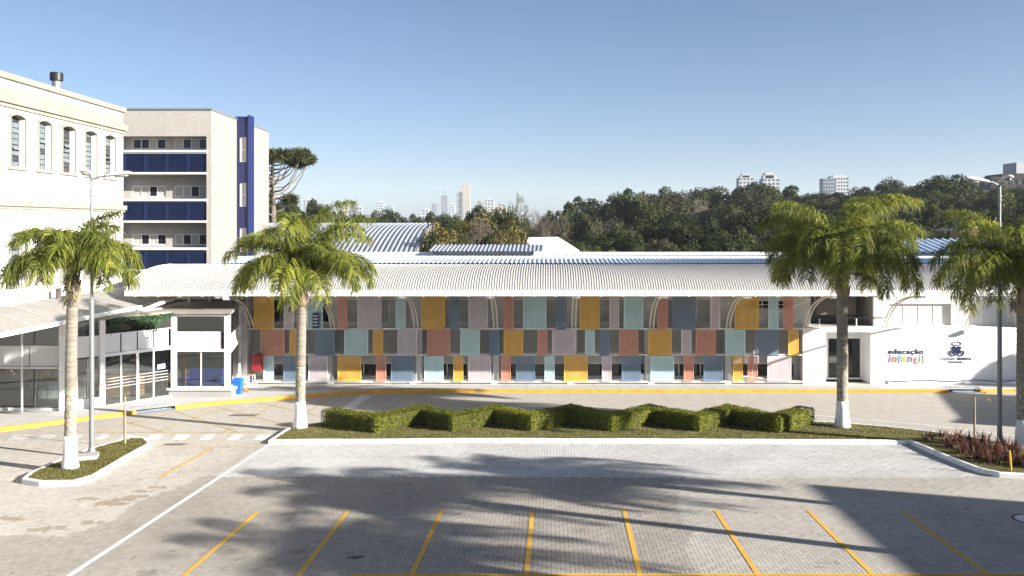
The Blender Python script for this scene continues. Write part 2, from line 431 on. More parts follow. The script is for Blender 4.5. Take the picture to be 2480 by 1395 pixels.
# ------------------------------------------------------------------ the setting: ground, paving, sidewalk, islands
def smooth(a, b, t):
    t = np.clip((np.asarray(t, dtype=float) - a) / (b - a), 0, 1); return t*t*(3-2*t)

def terrain(x, y):
    x = np.asarray(x, dtype=float); y = np.asarray(y, dtype=float)
    base = np.where(y < 45.5, 1.65 - 0.03628*np.minimum(y, 45.5), 0.0) - 0.25
    hill = 9.0 * smooth(75, 230, y) * smooth(-20, 70, x) + 2.5*smooth(75, 160, y)*smooth(10, -60, x)
    hill = hill * (1 - 0.55*smooth(320, 900, y))
    return base + hill

def build_ground():
    xs = np.concatenate([[-6000, -2500, -1000, -400, -200], np.arange(-140, 181, 10), [220, 300, 500, 1000, 2500, 6000]])
    ys = np.concatenate([[-600, -200, -80, -30], np.arange(-10, 261, 7.5), [280, 320, 400, 600, 900, 1500, 3000, 6000, 9000]])
    XX, YY = np.meshgrid(xs, ys)
    Z = terrain(XX, YY)
    v = np.stack([XX, YY, Z], -1).reshape(-1, 3); nx = len(xs)
    i = (np.arange(len(ys)-1)[:, None]*nx + np.arange(nx-1)[None]).ravel()
    o = np_obj('ground', v, np.stack([i, i+1, i+nx+1, i+nx], 1), M['ground'], smooth=True)
    tag(o, kind='structure')
build_ground()

# joint sand under all pavers, then the far paving as a sheet, then the near paving brick by brick
def strip(name, poly2d, dz, m, kind=None, parent=None, label=None):
    me = MB().poly([(x, y, gz(y) + dz) for x, y in poly2d])
    o = me.build(name, m, parent)
    if kind: o['kind'] = kind
    return o
bed = MB().quad((-60, -12, gz(-12)-0.004), (60, -12, gz(-12)-0.004), (60, 45.48, -0.004), (-60, 45.48, -0.004)).build('parking_lot', M['joint'])
tag(bed, kind='structure')
M['far_paver'] = tile_mat('far_paver', (0.43, 0.402, 0.357), (0.27, 0.25, 0.215), 0.21, 0.105, 'XY', 0.85, 0.1, 0.5, 0.13)
YSPLIT = 32.0
far = MB().quad((-60, YSPLIT, gz(YSPLIT)), (60, YSPLIT, gz(YSPLIT)), (60, 45.4, gz(45.4)), (-60, 45.4, gz(45.4)))
xl = lambda y: (-1331-130)/F*y
xr = lambda y: (1149+130)/F*y
far.quad((-60, 17.0, gz(17.0)), (xl(17.0), 17.0, gz(17.0)), (xl(YSPLIT), YSPLIT, gz(YSPLIT)), (-60, YSPLIT, gz(YSPLIT)))
far.quad((xr(17.0), 17.0, gz(17.0)), (60, 17.0, gz(17.0)), (60, YSPLIT, gz(YSPLIT)), (xr(YSPLIT), YSPLIT, gz(YSPLIT)))
far.quad((-60, -12, gz(-12)), (60, -12, gz(-12)), (60, 17.0, gz(17.0)), (-60, 17.0, gz(17.0)))
far.build('road', M['far_paver'])['kind'] = 'structure'

# ---- island outlines (yard coordinates, from where their kerbs meet the paving)
def XY(px, py):
    g = G(px, py); return (g.x, g.y)
isl_main = [XY(650,1076), XY(1100,1073), XY(1600,1074), XY(2205,1077), XY(2290,1115), XY(2370,1146), XY(2420,1157), XY(2500,1161), (20.5, 25.9),
            (22.5, 26.6), (22.5, 31.0), XY(2480,1092), XY(2360,1068), XY(2240,1052), XY(2140,1040), XY(2040,1031), XY(1960,1027), XY(1500,1013), XY(1000,1013), XY(790,1029), XY(700,1043)]
isl_left = [XY(52,1172), XY(95,1179), XY(180,1178), XY(228,1164), XY(300,1121), XY(368,1082), XY(350,1068), XY(318,1068), XY(230,1091), XY(150,1121), XY(70,1155)]

def shrink(poly, d):
    n = len(poly); out = []
    area = sum(poly[i][0]*poly[(i+1)%n][1]-poly[(i+1)%n][0]*poly[i][1] for i in range(n))
    s = 1 if area > 0 else -1
    for i in range(n):
        a, b, c = Vector(poly[i-1]), Vector(poly[i]), Vector(poly[(i+1)%n])
        e1 = (b-a).normalized(); e2 = (c-b).normalized()
        n1 = Vector((-e1.y, e1.x))*s; n2 = Vector((-e2.y, e2.x))*s
        m = (n1+n2); m = m/max(0.5, m.dot(n1)) if m.length > 1e-6 else n1
        out.append((b.x+m.x*d, b.y+m.y*d))
    return out

def kerb_stones(poly, h, w, m, parent, step=0.87, closed=True, gap=0.012):
    """kerb stones one by one round a polyline, each with chamfered top edge and a slightly uneven seat"""
    inner = shrink(poly, w); n = len(poly)
    made = 0
    for i in range(n if closed else n-1):
        a, b = Vector(poly[i]), Vector(poly[(i+1)%n]); ia, ib = Vector(inner[i]), Vector(inner[(i+1)%n])
        L = (b-a).length; k = max(1, round(L/step))
        for j in range(k):
            t0, t1 = j/k, (j+1)/k
            g = gap*0.5/L
            dz = random.uniform(-0.008, 0.008); sh = random.uniform(-0.006, 0.006)
            q = [a.lerp(b, t0+g), a.lerp(b, t1-g), ia.lerp(ib, t1-g), ia.lerp(ib, t0+g)]
            mb = MB(); rings = []
            for zz, ins in ((-0.05, 0.0), (h-0.03+dz, 0.0), (h+dz, 0.022)):
                ring = []
                c = sum((p for p in q), Vector((0,0)))/4
                for p_i, p in enumerate(q):
                    # chamfer only across the width
                    o = q[3-p_i] if p_i in (0, 3) else q[3-p_i]
                    dirv = (Vector(o)-p); dirv = dirv.normalized() if dirv.length > 1e-6 else Vector((0,0))
                    pp = p + dirv*ins + dirv*sh
                    ring.append((pp.x, pp.y, gz(pp.y)+zz))
                rings.append(ring)
            mb.loft(rings)
            mb.build('kerb_stone', m, parent); made += 1
    return made

def island(name, poly, h=0.16):
    inn = shrink(poly, 0.14)
    soil = MB().poly([(x, y, gz(y)+h-0.02) for x, y in inn]).build(name, M['turf'])
    soil['kind'] = 'structure'
    kerb_stones(poly, h, 0.15, M['kerb_white'], soil)
    return soil, inn
isl_main_o, isl_main_in = island('planted_island', isl_main)
isl_left_o, isl_left_in = island('small_island', isl_left)

def grass(name, poly, n, h=0.05, lift=0.14, label=None, avoid=None):
    xs = np.array([p[0] for p in poly]); ys = np.array([p[1] for p in poly])
    X = RNG.uniform(xs.min(), xs.max(), n*3); Y = RNG.uniform(ys.min(), ys.max(), n*3)
    k = inpoly(X, Y, poly); X, Y = X[k][:n], Y[k][:n]; n = len(X)
    pn = np.sin(X*1.7+Y*0.9)*np.cos(Y*2.3-X*0.6)+RNG.normal(0, .5, n)
    keep = pn > -0.9; X, Y = X[keep], Y[keep]; n = len(X)
    Z = 1.65-0.03628*Y + lift
    a = RNG.uniform(0, 2*np.pi, n); w = RNG.uniform(0.008, 0.016, n); hh = h*RNG.uniform(0.5, 1.3, n)
    lx, ly = RNG.normal(0, .03, n), RNG.normal(0, .03, n)
    v = np.stack([np.stack([X-np.cos(a)*w, Y-np.sin(a)*w, Z], -1), np.stack([X+np.cos(a)*w, Y+np.sin(a)*w, Z], -1), np.stack([X+lx, Y+ly, Z+hh], -1)], 1).reshape(-1, 3)
    o = np_obj(name, v, np.arange(3*n).reshape(-1, 3), M['grass_blade'])
    tag(o, label, 'grass', kind='stuff')
grass('grass', isl_main_in, 42000, label='dry mown grass under the zigzag hedge on the long island')
grass('grass', isl_left_in, 9000, label='mown grass on the small kerbed island at left')

# ---- pavers, one brick at a time in a herringbone
grey_zone = [XY(652,1074), (XY(2205,1074)), XY(2300,1120), XY(2372,1148), XY(2330,1158), XY(2180,1158), XY(1600,1157), XY(1000,1154), XY(520,1155)]
cement_zone = [(-40, 33.5), XY(640,1062), XY(630,1078), XY(590,1090), XY(555,1120), XY(500,1150), XY(430,1180), XY(380,1200), XY(330,1215), XY(300,1240), XY(270,1262), XY(200,1285), XY(150,1298), XY(60,1297), XY(-60,1302), (-40, 21)]
tan_zone = [XY(-300,1100), XY(500,1153), XY(1632,1156), XY(1650,1190), XY(1640,1235), XY(1680,1290), XY(1660,1330), XY(1700,1420), XY(-300,1460)]
def build_pavers():
    U = 0.105
    x0, y0 = -26.0, 16.9
    nx, ny = int(47/U), int((YSPLIT+0.1-y0)/U)
    I, J = np.meshgrid(np.arange(nx), np.arange(ny)); d = (I-J) % 4
    hI, hJ = I[d == 0], J[d == 0]; vI, vJ = I[d == 3], J[d == 3]
    cx = np.concatenate([hI+1.0, vI+0.5])*U+x0; cy = np.concatenate([hJ+0.5, vJ+1.0])*U+y0
    hor = np.concatenate([np.ones(len(hI), bool), np.zeros(len(vI), bool)])
    px = cx/cy*F
    k = (px > -1331-150) & (px < 1149+150)
    k &= ~inpoly(cx, cy, shrink(isl_main, 0.12)) & ~inpoly(cx, cy, shrink(isl_left, 0.12))
    cx, cy, hor = cx[k], cy[k], hor[k]; n = len(cx)
    tone = np.tile(np.array([0.405, 0.383, 0.345]), (n, 1))
    jx, jy = cx+RNG.normal(0, .035, n), cy+RNG.normal(0, .035, n)
    t = inpoly(cx, cy, tan_zone); tone[t] = (0.330, 0.307, 0.270)
    ce = inpoly(jx, jy, cement_zone); tone[ce] = (0.430, 0.404, 0.362)
    # loose darker pavers inside the pale area, in short runs
    spots = [XY(*p) for p in ((265,1215),(280,1222),(330,1203),(345,1190),(20,1255),(35,1258),(95,1283),(140,1278),(225,1266),(300,1210),(250,1222),(210,1208),(410,1195),(380,1180))]
    for sx, sy in spots:
        q = ce & (np.abs(cy-sy) < 0.14) & (np.abs(cx-sx) < 0.3); tone[q] = (0.30, 0.262, 0.21)
    gr = inpoly(cx, cy, grey_zone); tone[gr] = (0.485, 0.485, 0.475)
    for _ in range(16):                               # old oil drips in the bays and tyre-darkened sweeps in the lane
        ox, oy, orr = RNG.uniform(-9, 9), RNG.uniform(18.4, 22.5), RNG.uniform(0.12, 0.5)
        tone *= (1-RNG.uniform(0.12, 0.38)*np.exp(-((cx-ox)**2+((cy-oy)*1.3)**2)/orr**2))[:, None]
    for yc, am in ((27.7, 0.06), (29.3, 0.07), (26.9, 0.05)):
        tone *= (1-am*np.exp(-((cy-yc-0.25*np.sin(cx*0.21+yc))/0.22)**2)*(cx > -9))[:, None]
    tone *= RNG.normal(1, 0.055, n)[:, None]
    dk = RNG.random(n) < 0.012; tone[dk] *= 0.8
    tone = np.clip(tone, 0.05, 0.8)
    Z = 1.65-0.03628*cy + 0.005 + RNG.normal(0, 0.0005, n)
    hx = np.where(hor, U, U/2)-0.0052; hy = np.where(hor, U/2, U)-0.0052
    # the 300 that show largest are objects of their own
    inside = (px[k] > -1331) & (px[k] < 1149) & (cy > 18.52)
    order = np.argsort(np.where(inside, cy, 1e9)); own = np.zeros(n, bool); own[order[:300]] = True
    bm1 = MB()
    a, b, c, h = U-0.0052, U/2-0.0052, 0.003, 0.03
    bm1.loft([[(-a,-b,-h),(a,-b,-h),(a,b,-h),(-a,b,-h)], [(-a,-b,-c),(a,-b,-c),(a,b,-c),(-a,b,-c)], [(-a+c,-b+c,0),(a-c,-b+c,0),(a-c,b-c,0),(-a+c,b-c,0)]])
    me = bm1.mesh('brick', paver_mat('paver_single', 'object'))
    for i in np.nonzero(own)[0]:
        o = inst('brick', me, bed, (cx[i], cy[i], Z[i]), 0.0 if hor[i] else math.pi/2)
        o.color = (*tone[i], 1)
    r = ~own; cx, cy, Z, hx, hy, tone = cx[r], cy[r], Z[r], hx[r], hy[r], tone[r]; n = len(cx)
    sl = -0.03628
    V = np.empty((n, 8, 3), np.float32)
    for q, (sx, sy) in enumerate(((-1,-1),(1,-1),(1,1),(-1,1))):
        V[:, q] = np.stack([cx+sx*hx, cy+sy*hy, Z-0.02], -1)
        V[:, q+4] = np.stack([cx+sx*hx, cy+sy*hy, Z+sl*sy*hy], -1)
    fq = np.array([(4,5,6,7),(0,1,5,4),(1,2,6,5),(2,3,7,6),(3,0,4,7)])
    Fc = (fq[None]+8*np.arange(n)[:, None, None]).reshape(-1, 4)
    o = np_obj('bricks', V.reshape(-1, 3), Fc, paver_mat('paver_joined', 'attr'), bed)
    o['kind'] = 'stuff'
    at = o.data.attributes.new('tone', 'FLOAT_COLOR', 'FACE')
    cols = np.ones((n, 5, 4), np.float32); cols[:, :, :3] = tone[:, None, :]
    at.data.foreach_set('color', cols.ravel())
build_pavers()

# ---- painted markings, each a thin sheet on the paving
def mark(name, pts, m, label, cat='marking', dz=0.012, group=None):
    mb = MB().poly([(p.x, p.y, p.z + dz) for p in pts])
    return tag(mb.build(name, m), label, cat, group, 'structure')
def line(name, a, b, w, m, label, dz=0.012, group=None, n=1):
    a, b = G(*a), G(*b); t = Vector((b.x-a.x, b.y-a.y)).normalized(); s = Vector((-t.y, t.x))*w/2
    pts = [Vector((a.x+s.x, a.y+s.y)), Vector((a.x-s.x, a.y-s.y)), Vector((b.x-s.x, b.y-s.y)), Vector((b.x+s.x, b.y+s.y))]
    return mark(name, [Vector((p.x, p.y, gz(p.y))) for p in pts], m, label, 'marking', dz, group)
stalls = [((625,1240),(440,1400)), ((843,1238),(717,1402)), ((1070,1236),(993,1402)), ((1290,1236),(1274,1402)), ((1512,1236),(1552,1402)), ((1733,1236),(1842,1402)), ((1957,1237),(2124,1402)), ((2184,1238),(2405,1402))]
ordn = ['first', 'second', 'third', 'fourth', 'fifth', 'sixth', 'seventh', 'eighth']
for i, (a, b) in enumerate(stalls):
    line('parking_line', a, b, 0.12, M['yellow_paint'], f'{ordn[i]} yellow parking bay line from the left', group='parking bay lines')
line('parking_line', (850,1394), (2560,1392), 0.10, M['yellow_paint'], 'yellow cross line closing the parking bays at the bottom edge', 0.016)
line('edge_line', (652,1077), (160,1400), 0.14, M['white_paint'], 'long white line beside the parking bays')
line('edge_line', (888,958), (776,1034), 0.55, M['white_paint'], 'short broad white line behind the left end of the hedge', 0.006)
line('edge_line', (1955,1004), (2250,1030), 0.13, M['white_paint'], 'thin white lane line behind the right palm', 0.006)
line('edge_line', (2250,1030), (2520,1064), 0.13, M['white_paint'], 'thin white lane line in the shade at far right', 0.006)
line('lane_dash', (62,1086), (98,1073), 0.12, M['pale_paint'], 'thin white dash beside the small island', 0.012)
line('lane_dash', (-20,1118), (24,1101), 0.12, M['pale_paint'], 'thin white dash at the left edge of the picture', 0.012)
line('bay_line', (515,1084), (385,1158), 0.10, M['yellow_paint'], 'thin yellow line right of the small island', 0.014)
line('bay_line', (262,1083), (640,1083), 0.06, M['yellow_worn'], 'faint yellow cross line before the crossing', 0.010)
cross = [(16,74),(84,140),(154,205),(225,269),(283,335),(349,399),(413,464),(480,524),(548,592),(612,658)]
for i, (a, b) in enumerate(cross):
    mark('crossing_stripe', [G(a,1066), G(b-17,1066), G(b,1053), G(a+17,1053)], M['white_paint'] if i > 4 else M['pale_paint'], f'white crossing stripe, number {i+1} from the left', group='pedestrian crossing stripes', dz=0.007)
mark('crossing_stripe', [G(-60,1066), G(-16,1066), G(2,1053), G(-44,1053)], M['pale_paint'], 'white crossing stripe cut by the left edge', group='pedestrian crossing stripes', dz=0.007)
hatch = [((430,998),(575,1046)), ((520,985),(722,1036)), ((625,975),(800,1013)), ((300,1020),(395,1046)), ((690,968),(540,1046)), ((560,980),(380,1046)), ((430,995),(235,1046)), ((815,957),(690,1030)), ((215,1047),(640,1047))]
for i, (a, b) in enumerate(hatch):
    line('hatch_line', a, b, 0.09, M['yellow_worn'], 'faint worn yellow hatch line before the glass entrance', 0.006, 'worn yellow hatching')
# a faded row of block letters painted on the lane
for i in range(3):
    for j in range(3):
        a = (930+i*26+j*9, 983-j*8)
        mark('road_letter_bar', [G(a[0], a[1]), G(a[0]+18, a[1]), G(a[0]+20, a[1]-3), G(a[0]+2, a[1]-3)], M['pale_paint'], 'faded white bar of road lettering behind the hedge', group='faded road lettering', dz=0.006)
c = G(2492,1258)
mb = MB(); 
mb.poly([(c.x+0.34*math.cos(a), c.y+0.34*math.sin(a), gz(c.y+0.34*math.sin(a))+0.014) for a in np.linspace(0, 2*math.pi, 28, endpoint=False)])
mh = mb.build('manhole_cover', M['white_paint']); tag(mh, 'round white manhole cover at the right edge of the bays', 'manhole cover')
ring = MB(); ring.loft([[(c.x+r*math.cos(a), c.y+r*math.sin(a), gz(c.y+r*math.sin(a))+0.010) for a in np.linspace(0, 2*math.pi, 28, endpoint=False)] for r in (0.33, 0.43)], caps=False)
ring.build('rim', M['black_metal'], mh)
for (px, py, w, d, lab) in ((422,1077,0.70,0.28,'dark iron drain grate beside the small island'),(590,1006,1.15,0.40,'dark iron drain grate before the glass entrance')):  # the first is a drain; the second plate stands in for a cast shadow
    g0 = G(px, py)
    dr = tag(MB().poly([(g0.x+sx*w/2+sy*0.1, g0.y+sy*d/2, gz(g0.y+sy*d/2)+0.010) for sx, sy in ((-1,-1),(1,-1),(1,1),(-1,1))]).build('grate_or_shadow_plate', M['black_metal']), lab, 'drain')
    bars = int(w/0.07)
    for q in range(bars):
        xx = g0.x - w/2 + (q+0.5)*w/bars
        MB().obox((xx, g0.y, gz(g0.y)+0.018), (0.014,0,0), (0.1*d/2, d/2, -0.018*d), (0,0,0.008)).build('grate_or_shadow_bar', M['rust'], dr)

# ---- sidewalk with its yellow kerb
kl = [(-34.0, 27.5), (-27.5, 30.2)] + [XY(*p) for p in ((0,1046),(100,1033),(240,1014),(330,1003),(425,992),(520,981),(620,973),(740,964),(830,957),(920,953),(1100,951),(1600,951),(2000,951),(2300,951),(2375,951),(2460,950))] + [(30, 43.2), (45, 43.2)]
def zs(y): return gz(y) + 0.15*(1-float(smooth(43.2, 45.9, y)))
def build_sidewalk():
    pts = []
    for i in range(len(kl)-1):
        a, b = kl[i], kl[i+1]; n = max(1, int(abs(b[0]-a[0])/1.0))
        for j in range(n): pts.append((a[0]+(b[0]-a[0])*j/n, a[1]+(b[1]-a[1])*j/n))
    pts.append(kl[-1])
    v, f = [], []
    R = 9
    for (x, y) in pts:
        for r in range(R):
            yy = y+0.16 + (52-y-0.16)*(r/(R-1))**1.0
            v.append((x, yy, zs(yy)))
    for i in range(len(pts)-1):
        for r in range(R-1):
            a = i*R+r; f.append((a, a+R, a+R+1, a+1))
    o = np_obj('sidewalk', v, f, M['sidewalk']); o['kind'] = 'structure'
    return o
M['sidewalk'] = tile_mat('sidewalk_slabs', (0.48, 0.472, 0.455), (0.43, 0.42, 0.405), 1.2, 1.2, 'XY', 0.85, 0.05, 0.0, 0.06)
sidewalk = build_sidewalk()
def yellow_kerb():
    root = sidewalk
    L = [Vector(p) for p in kl]; s = 0
    for i in range(len(L)-1):
        a, b = L[i], L[i+1]
        pm = ((a+b)/2)
        pxm = VX + pm.x/pm.y*F
        if 330 <= pxm <= 425 or 2300 < pxm < 2375: continue      # dropped kerbs
        n = max(1, round((b-a).length/1.0)); t = (b-a).normalized(); nn = Vector((-t.y, t.x))
        for j in range(n):
            p, q = a.lerp(b, j/n), a.lerp(b, (j+1)/n); e = t*0.004; p = p+e; q = q-e
            dz = random.uniform(-0.006, 0.006)
            rings = []
            for w, z in ((0, -0.05), (0, 0.125+dz), (0.025, 0.152+dz), (0.165, 0.152+dz), (0.165, -0.05)):
                rings.append([(p.x+nn.x*w, p.y+nn.y*w, gz(p.y+nn.y*w)+z), (q.x+nn.x*w, q.y+nn.y*w, gz(q.y+nn.y*w)+z)])
            m2 = MB(); m2.v = [v for r in rings for v in r]
            for k in range(4): m2.f.append((2*k, 2*k+1, 2*k+3, 2*k+2))
            m2.f.append((0, 2, 4, 6, 8)); m2.f.append((1, 3, 5, 7, 9))
            m2.build('kerb_stone', M['kerb_yellow'], root)
yellow_kerb()
def ramp_access(pa, pb, label):                     # blue dropped kerb with the wheelchair sign
    a, b = Vector(XY(*pa)), Vector(XY(*pb)); t = (b-a).normalized(); nn = Vector((-t.y, t.x)); L = (b-a).length
    def pt(u, w, dz=0.0):
        p = a+t*(u*L)+nn*w
        return (p.x, p.y, gz(p.y)+0.02+0.15*max(0, min(1, w/1.0))*0.98+dz)
    r = tag(MB().quad(pt(0,-0.02), pt(1,-0.02), pt(1.0,1.0), pt(0.0,1.0)).build('access_ramp', M['ramp_blue']), label, 'ramp')
    sg = MB()
    def stroke(p, q, w=0.05):
        p = Vector(p); q = Vector(q); d = (q-p).normalized(); s = Vector((-d.y, d.x))*w
        c = [p+s, p-s, q-s, q+s]; sg.poly([pt(v.x/L, v.y, 0.012) for v in c])
    cx = L*0.5
    for k in range(10):
        a0 = math.radians(200+k*24); a1 = math.radians(200+(k+1)*24)
        stroke((cx+0.24*math.cos(a0), 0.40+0.2*math.sin(a0)), (cx+0.24*math.cos(a1), 0.40+0.2*math.sin(a1)), 0.03)
    for p, q in (((cx-0.08,0.78),(cx,0.45)), ((cx,0.47),(cx+0.28,0.45)), ((cx+0.28,0.45),(cx+0.40,0.24)), ((cx+0.40,0.24),(cx+0.52,0.28)), ((cx-0.03,0.62),(cx+0.2,0.60))): stroke(p, q, 0.035)
    sg.poly([pt((cx-0.1+0.07*math.cos(q))/L, 0.86+0.06*math.sin(q), 0.012) for q in np.linspace(0, 2*math.pi, 12, endpoint=False)])
    sg.build('wheelchair_symbol', M['white_paint'], r)
ramp_access((330,1003), (425,992), 'blue wheelchair ramp cut into the kerb at the glass entrance')
ramp_access((2310,951), (2392,951), 'blue wheelchair ramp in the shade before the white wall')

# ------------------------------------------------------------------ buildings
ZV = Vector((0, 0, 1))
def wall_open(O, u, n, W, H, ops, depth, mb=None):
    """a wall face with real openings and their reveals; ops = (u0, u1, v0, v1)"""
    mb = mb or MB(); O, u, n = Vector(O), Vector(u), Vector(n)
    us = sorted({0.0, W, *[o[0] for o in ops], *[o[1] for o in ops]}); vs = sorted({0.0, H, *[o[2] for o in ops], *[o[3] for o in ops]})
    def pt(a, b, d=0.0): return O + u*a + ZV*b - n*d
    for i in range(len(us)-1):
        for j in range(len(vs)-1):
            cu, cv = (us[i]+us[i+1])/2, (vs[j]+vs[j+1])/2
            if any(o[0] < cu < o[1] and o[2] < cv < o[3] for o in ops): continue
            mb.quad(pt(us[i], vs[j]), pt(us[i+1], vs[j]), pt(us[i+1], vs[j+1]), pt(us[i], vs[j+1]))
    for a, b, c, d in ops:
        mb.quad(pt(a,c), pt(a,d), pt(a,d,depth), pt(a,c,depth)); mb.quad(pt(b,c), pt(b,c,depth), pt(b,d,depth), pt(b,d))
        mb.quad(pt(a,c), pt(a,c,depth), pt(b,c,depth), pt(b,c)); mb.quad(pt(a,d), pt(b,d), pt(b,d,depth), pt(a,d,depth))
    return mb

def bar(mb, O, u, n, a0, a1, b0, b1, d0, d1):        # a box in wall coordinates: along, up, depth behind the face
    O, u, n = Vector(O), Vector(u), Vector(n)
    c = O + u*(a0+a1)/2 + ZV*(b0+b1)/2 - n*(d0+d1)/2
    return mb.obox(c, u*(a1-a0)/2, n*(d1-d0)/2, ZV*(b1-b0)/2)

def ring(mb, O, u, n, a0, a1, b0, b1, f, d0, d1):     # one closed rectangular frame
    O, u, n = Vector(O), Vector(u), Vector(n); k = len(mb.v)
    for d in (d0, d1):
        for (p, q) in ((a0,b0),(a1,b0),(a1,b1),(a0,b1),(a0+f,b0+f),(a1-f,b0+f),(a1-f,b1-f),(a0+f,b1-f)): mb.v.append(tuple(O+u*p+ZV*q-n*d))
    for i in range(4):
        j = (i+1) % 4
        mb.f += [(k+i,k+j,k+4+j,k+4+i), (k+8+i,k+12+i,k+12+j,k+8+j), (k+i,k+8+i,k+8+j,k+j), (k+4+i,k+4+j,k+12+j,k+12+i)]
    return mb

def window(parent, O, u, n, a0, a1, b0, b1, depth, panes=2, frame=0.05, fm='white_metal', gm='glass_dark', name='window', trans=None, sill=False):
    """window > frame, pane, mullion: frame set back by depth"""
    mb = MB()
    ring(mb, O, u, n, a0, a1, b0, b1, frame, depth-0.06, depth)
    w = mb.build(name, M[fm], parent)
    aw = (a1-a0-2*frame)/panes
    for k in range(panes):
        x0, x1 = a0+frame+k*aw, a0+frame+(k+1)*aw
        if k: bar(MB(), O, u, n, x0-frame/2, x0+frame/2, b0+frame, b1-frame, depth-0.055, depth-0.002).build('mullion', M[fm], w)
        e = frame/2
        g = gm if isinstance(gm, str) else gm[k % len(gm)]
        bar(MB(), O, u, n, x0+(e if k else 0.001), x1-(e if k < panes-1 else 0.001), b0+frame, b1-frame, depth-0.03, depth-0.015).build('pane', M[g], w)
    if trans:
        bar(MB(), O, u, n, a0+frame, a1-frame, trans-0.02, trans+0.02, depth-0.062, depth-0.031).build('transom', M[fm], w)
    if sill:
        bar(MB(), O, u, n, a0-0.08, a1+0.08, b0-0.07, b0-0.002, -0.08, depth-0.062).build('sill', M[fm], w)
    return w

# ---- main school building -------------------------------------------------------------
YP, YW = 45.93, 46.75                                # panel plane, wall plane
UX, NY = Vector((1,0,0)), Vector((0,-1,0))
XL, XR = -16.25, 25.4
school = thing('school_building', (4.5, 50, 0), 'long two-storey school building behind coloured perforated screens', 'building')
BR_X = [-16.0, -11.64, -7.17, -2.9, 1.3, 5.48, 9.59, 13.78, 18.0, 22.4]   # brace positions
# upper wall with window openings
up_ops = []
W0 = Vector((XL, YW, 3.0))
def up(a, b): return (a-XL, b-XL)
bays = [(-15.6,-12.1), (-11.2,-7.6), (-6.75,-3.3), (-2.45,0.95), (1.75,5.05), (5.95,9.15)]
for a, b in bays: up_ops.append((*up(a, b), 0.20, 1.48))
up_ops.append((*up(10.9, 13.2), 0.95, 1.42))
up_ops.append((*up(14.3, 17.75), 0.0, 1.72))
up_ops.append((*up(18.6, 22.0), 0.05, 1.25)); up_ops.append((*up(22.95, 25.2), 0.05, 1.25))
wall_open(W0, UX, NY, XR-XL, 3.42, up_ops, 0.22).build('upper_wall', M['grey_upper'], school)
for i, (a, b) in enumerate(bays):
    window(school, W0, UX, NY, *up(a, b), 0.20, 1.48, 0.2, 3, 0.05, gm=(['glass_dark','blind','glass_dark'] if i == 0 else ['blind','blind','blind']))
window(school, W0, UX, NY, *up(10.9, 13.2), 0.95, 1.42, 0.2, 3, 0.05, trans=1.18, gm='glass_dark')
window(school, W0, UX, NY, *up(18.6, 22.0), 0.05, 1.25, 0.2, 4, 0.06, gm='blind_lit'); window(school, W0, UX, NY, *up(22.95, 25.2), 0.05, 1.25, 0.2, 3, 0.06, gm='blind_lit')
# open loggia on the upper floor
lg = MB(); lg.quad((14.3, YW+2.6, 3.0), (17.75, YW+2.6, 3.0), (17.75, YW+2.6, 4.72), (14.3, YW+2.6, 4.72)); lg.quad((14.3,YW+.22,3.0),(14.3,YW+2.6,3.0),(14.3,YW+2.6,4.72),(14.3,YW+.22,4.72))
lg.quad((17.75,YW+.22,3.0),(17.75,YW+2.6,3.0),(17.75,YW+2.6,4.72),(17.75,YW+.22,4.72)); lg.quad((14.3,YW+.22,4.72),(17.75,YW+.22,4.72),(17.75,YW+2.6,4.72),(14.3,YW+2.6,4.72)); lg.quad((14.3,YW+.22,3.0),(17.75,YW+.22,3.0),(17.75,YW+2.6,3.0),(14.3,YW+2.6,3.0))
lg.build('loggia', M['grey_mid'], school)
MB().box(14.9, 17.1, YW+0.9, YW+0.98, 3.55, 4.7).build('roller_shutter', M['dark_ceiling'], school)
rl = MB().box(14.3, 18.0, YW-0.62, YW-0.55, 3.50, 3.56).build('handrail', M['black_metal'], school)
for x in (14.6, 15.6, 16.6, 17.55): MB().box(x-0.025, x+0.025, YW-0.61, YW-0.56, 3.0, 3.5).build('rail_post', M['white_metal'], school)
# middle and lower walls
MB().box(XL, 13.6, YW, YW+0.2, 1.60, 3.0).build('middle_wall', M['grey_mid'], school)
low_ops = []; L0 = Vector((XL, YW, 0.0))
lowg = [(646,788),(823,990),(1030,1185),(1222,1371),(1408,1561),(1591,1751),(1771,1926)]
lowx = [(XA(a, YW), XA(b, YW)) for a, b in lowg]
for a, b in lowx: low_ops.append((*up(a, b), 0.22, 0.97))
wall_open(L0, UX, NY, 13.6-XL, 1.60, low_ops, 0.2).build('lower_wall', M['grey_low'], school)
for a, b in lowx: window(school, L0, UX, NY, *up(a, b), 0.22, 0.97, 0.17, 3, 0.05, gm='glass_dark', sill=True)
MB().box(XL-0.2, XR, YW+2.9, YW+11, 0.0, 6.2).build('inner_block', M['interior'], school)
MB().box(XL-0.6, XL, YW-0.9, YW+2.9, 0.0, 6.42).build('end_wall', M['grey_low'], school)
MB().box(XR, XR+0.2, YW-0.8, YW+11, 0.0, 6.42).build('end_wall', M['white_wall'], school)
# ledges that carry the screens
for z0, z1, d, x1 in ((2.93, 3.00, 0.80, 13.6), (1.54, 1.60, 0.14, 13.6), (0.08, 0.17, 0.62, 13.6)):
    MB().box(XL if z0 > 2 else XA(612, YP), x1, YP-0.02, YP+d, z0, z1).build('ledge', M['white_metal'], school)
MB().box(XL+0.1, 13.6, YP-0.03, YP+0.05, 4.72, 4.80).build('top_rail', M['white_metal'], school)
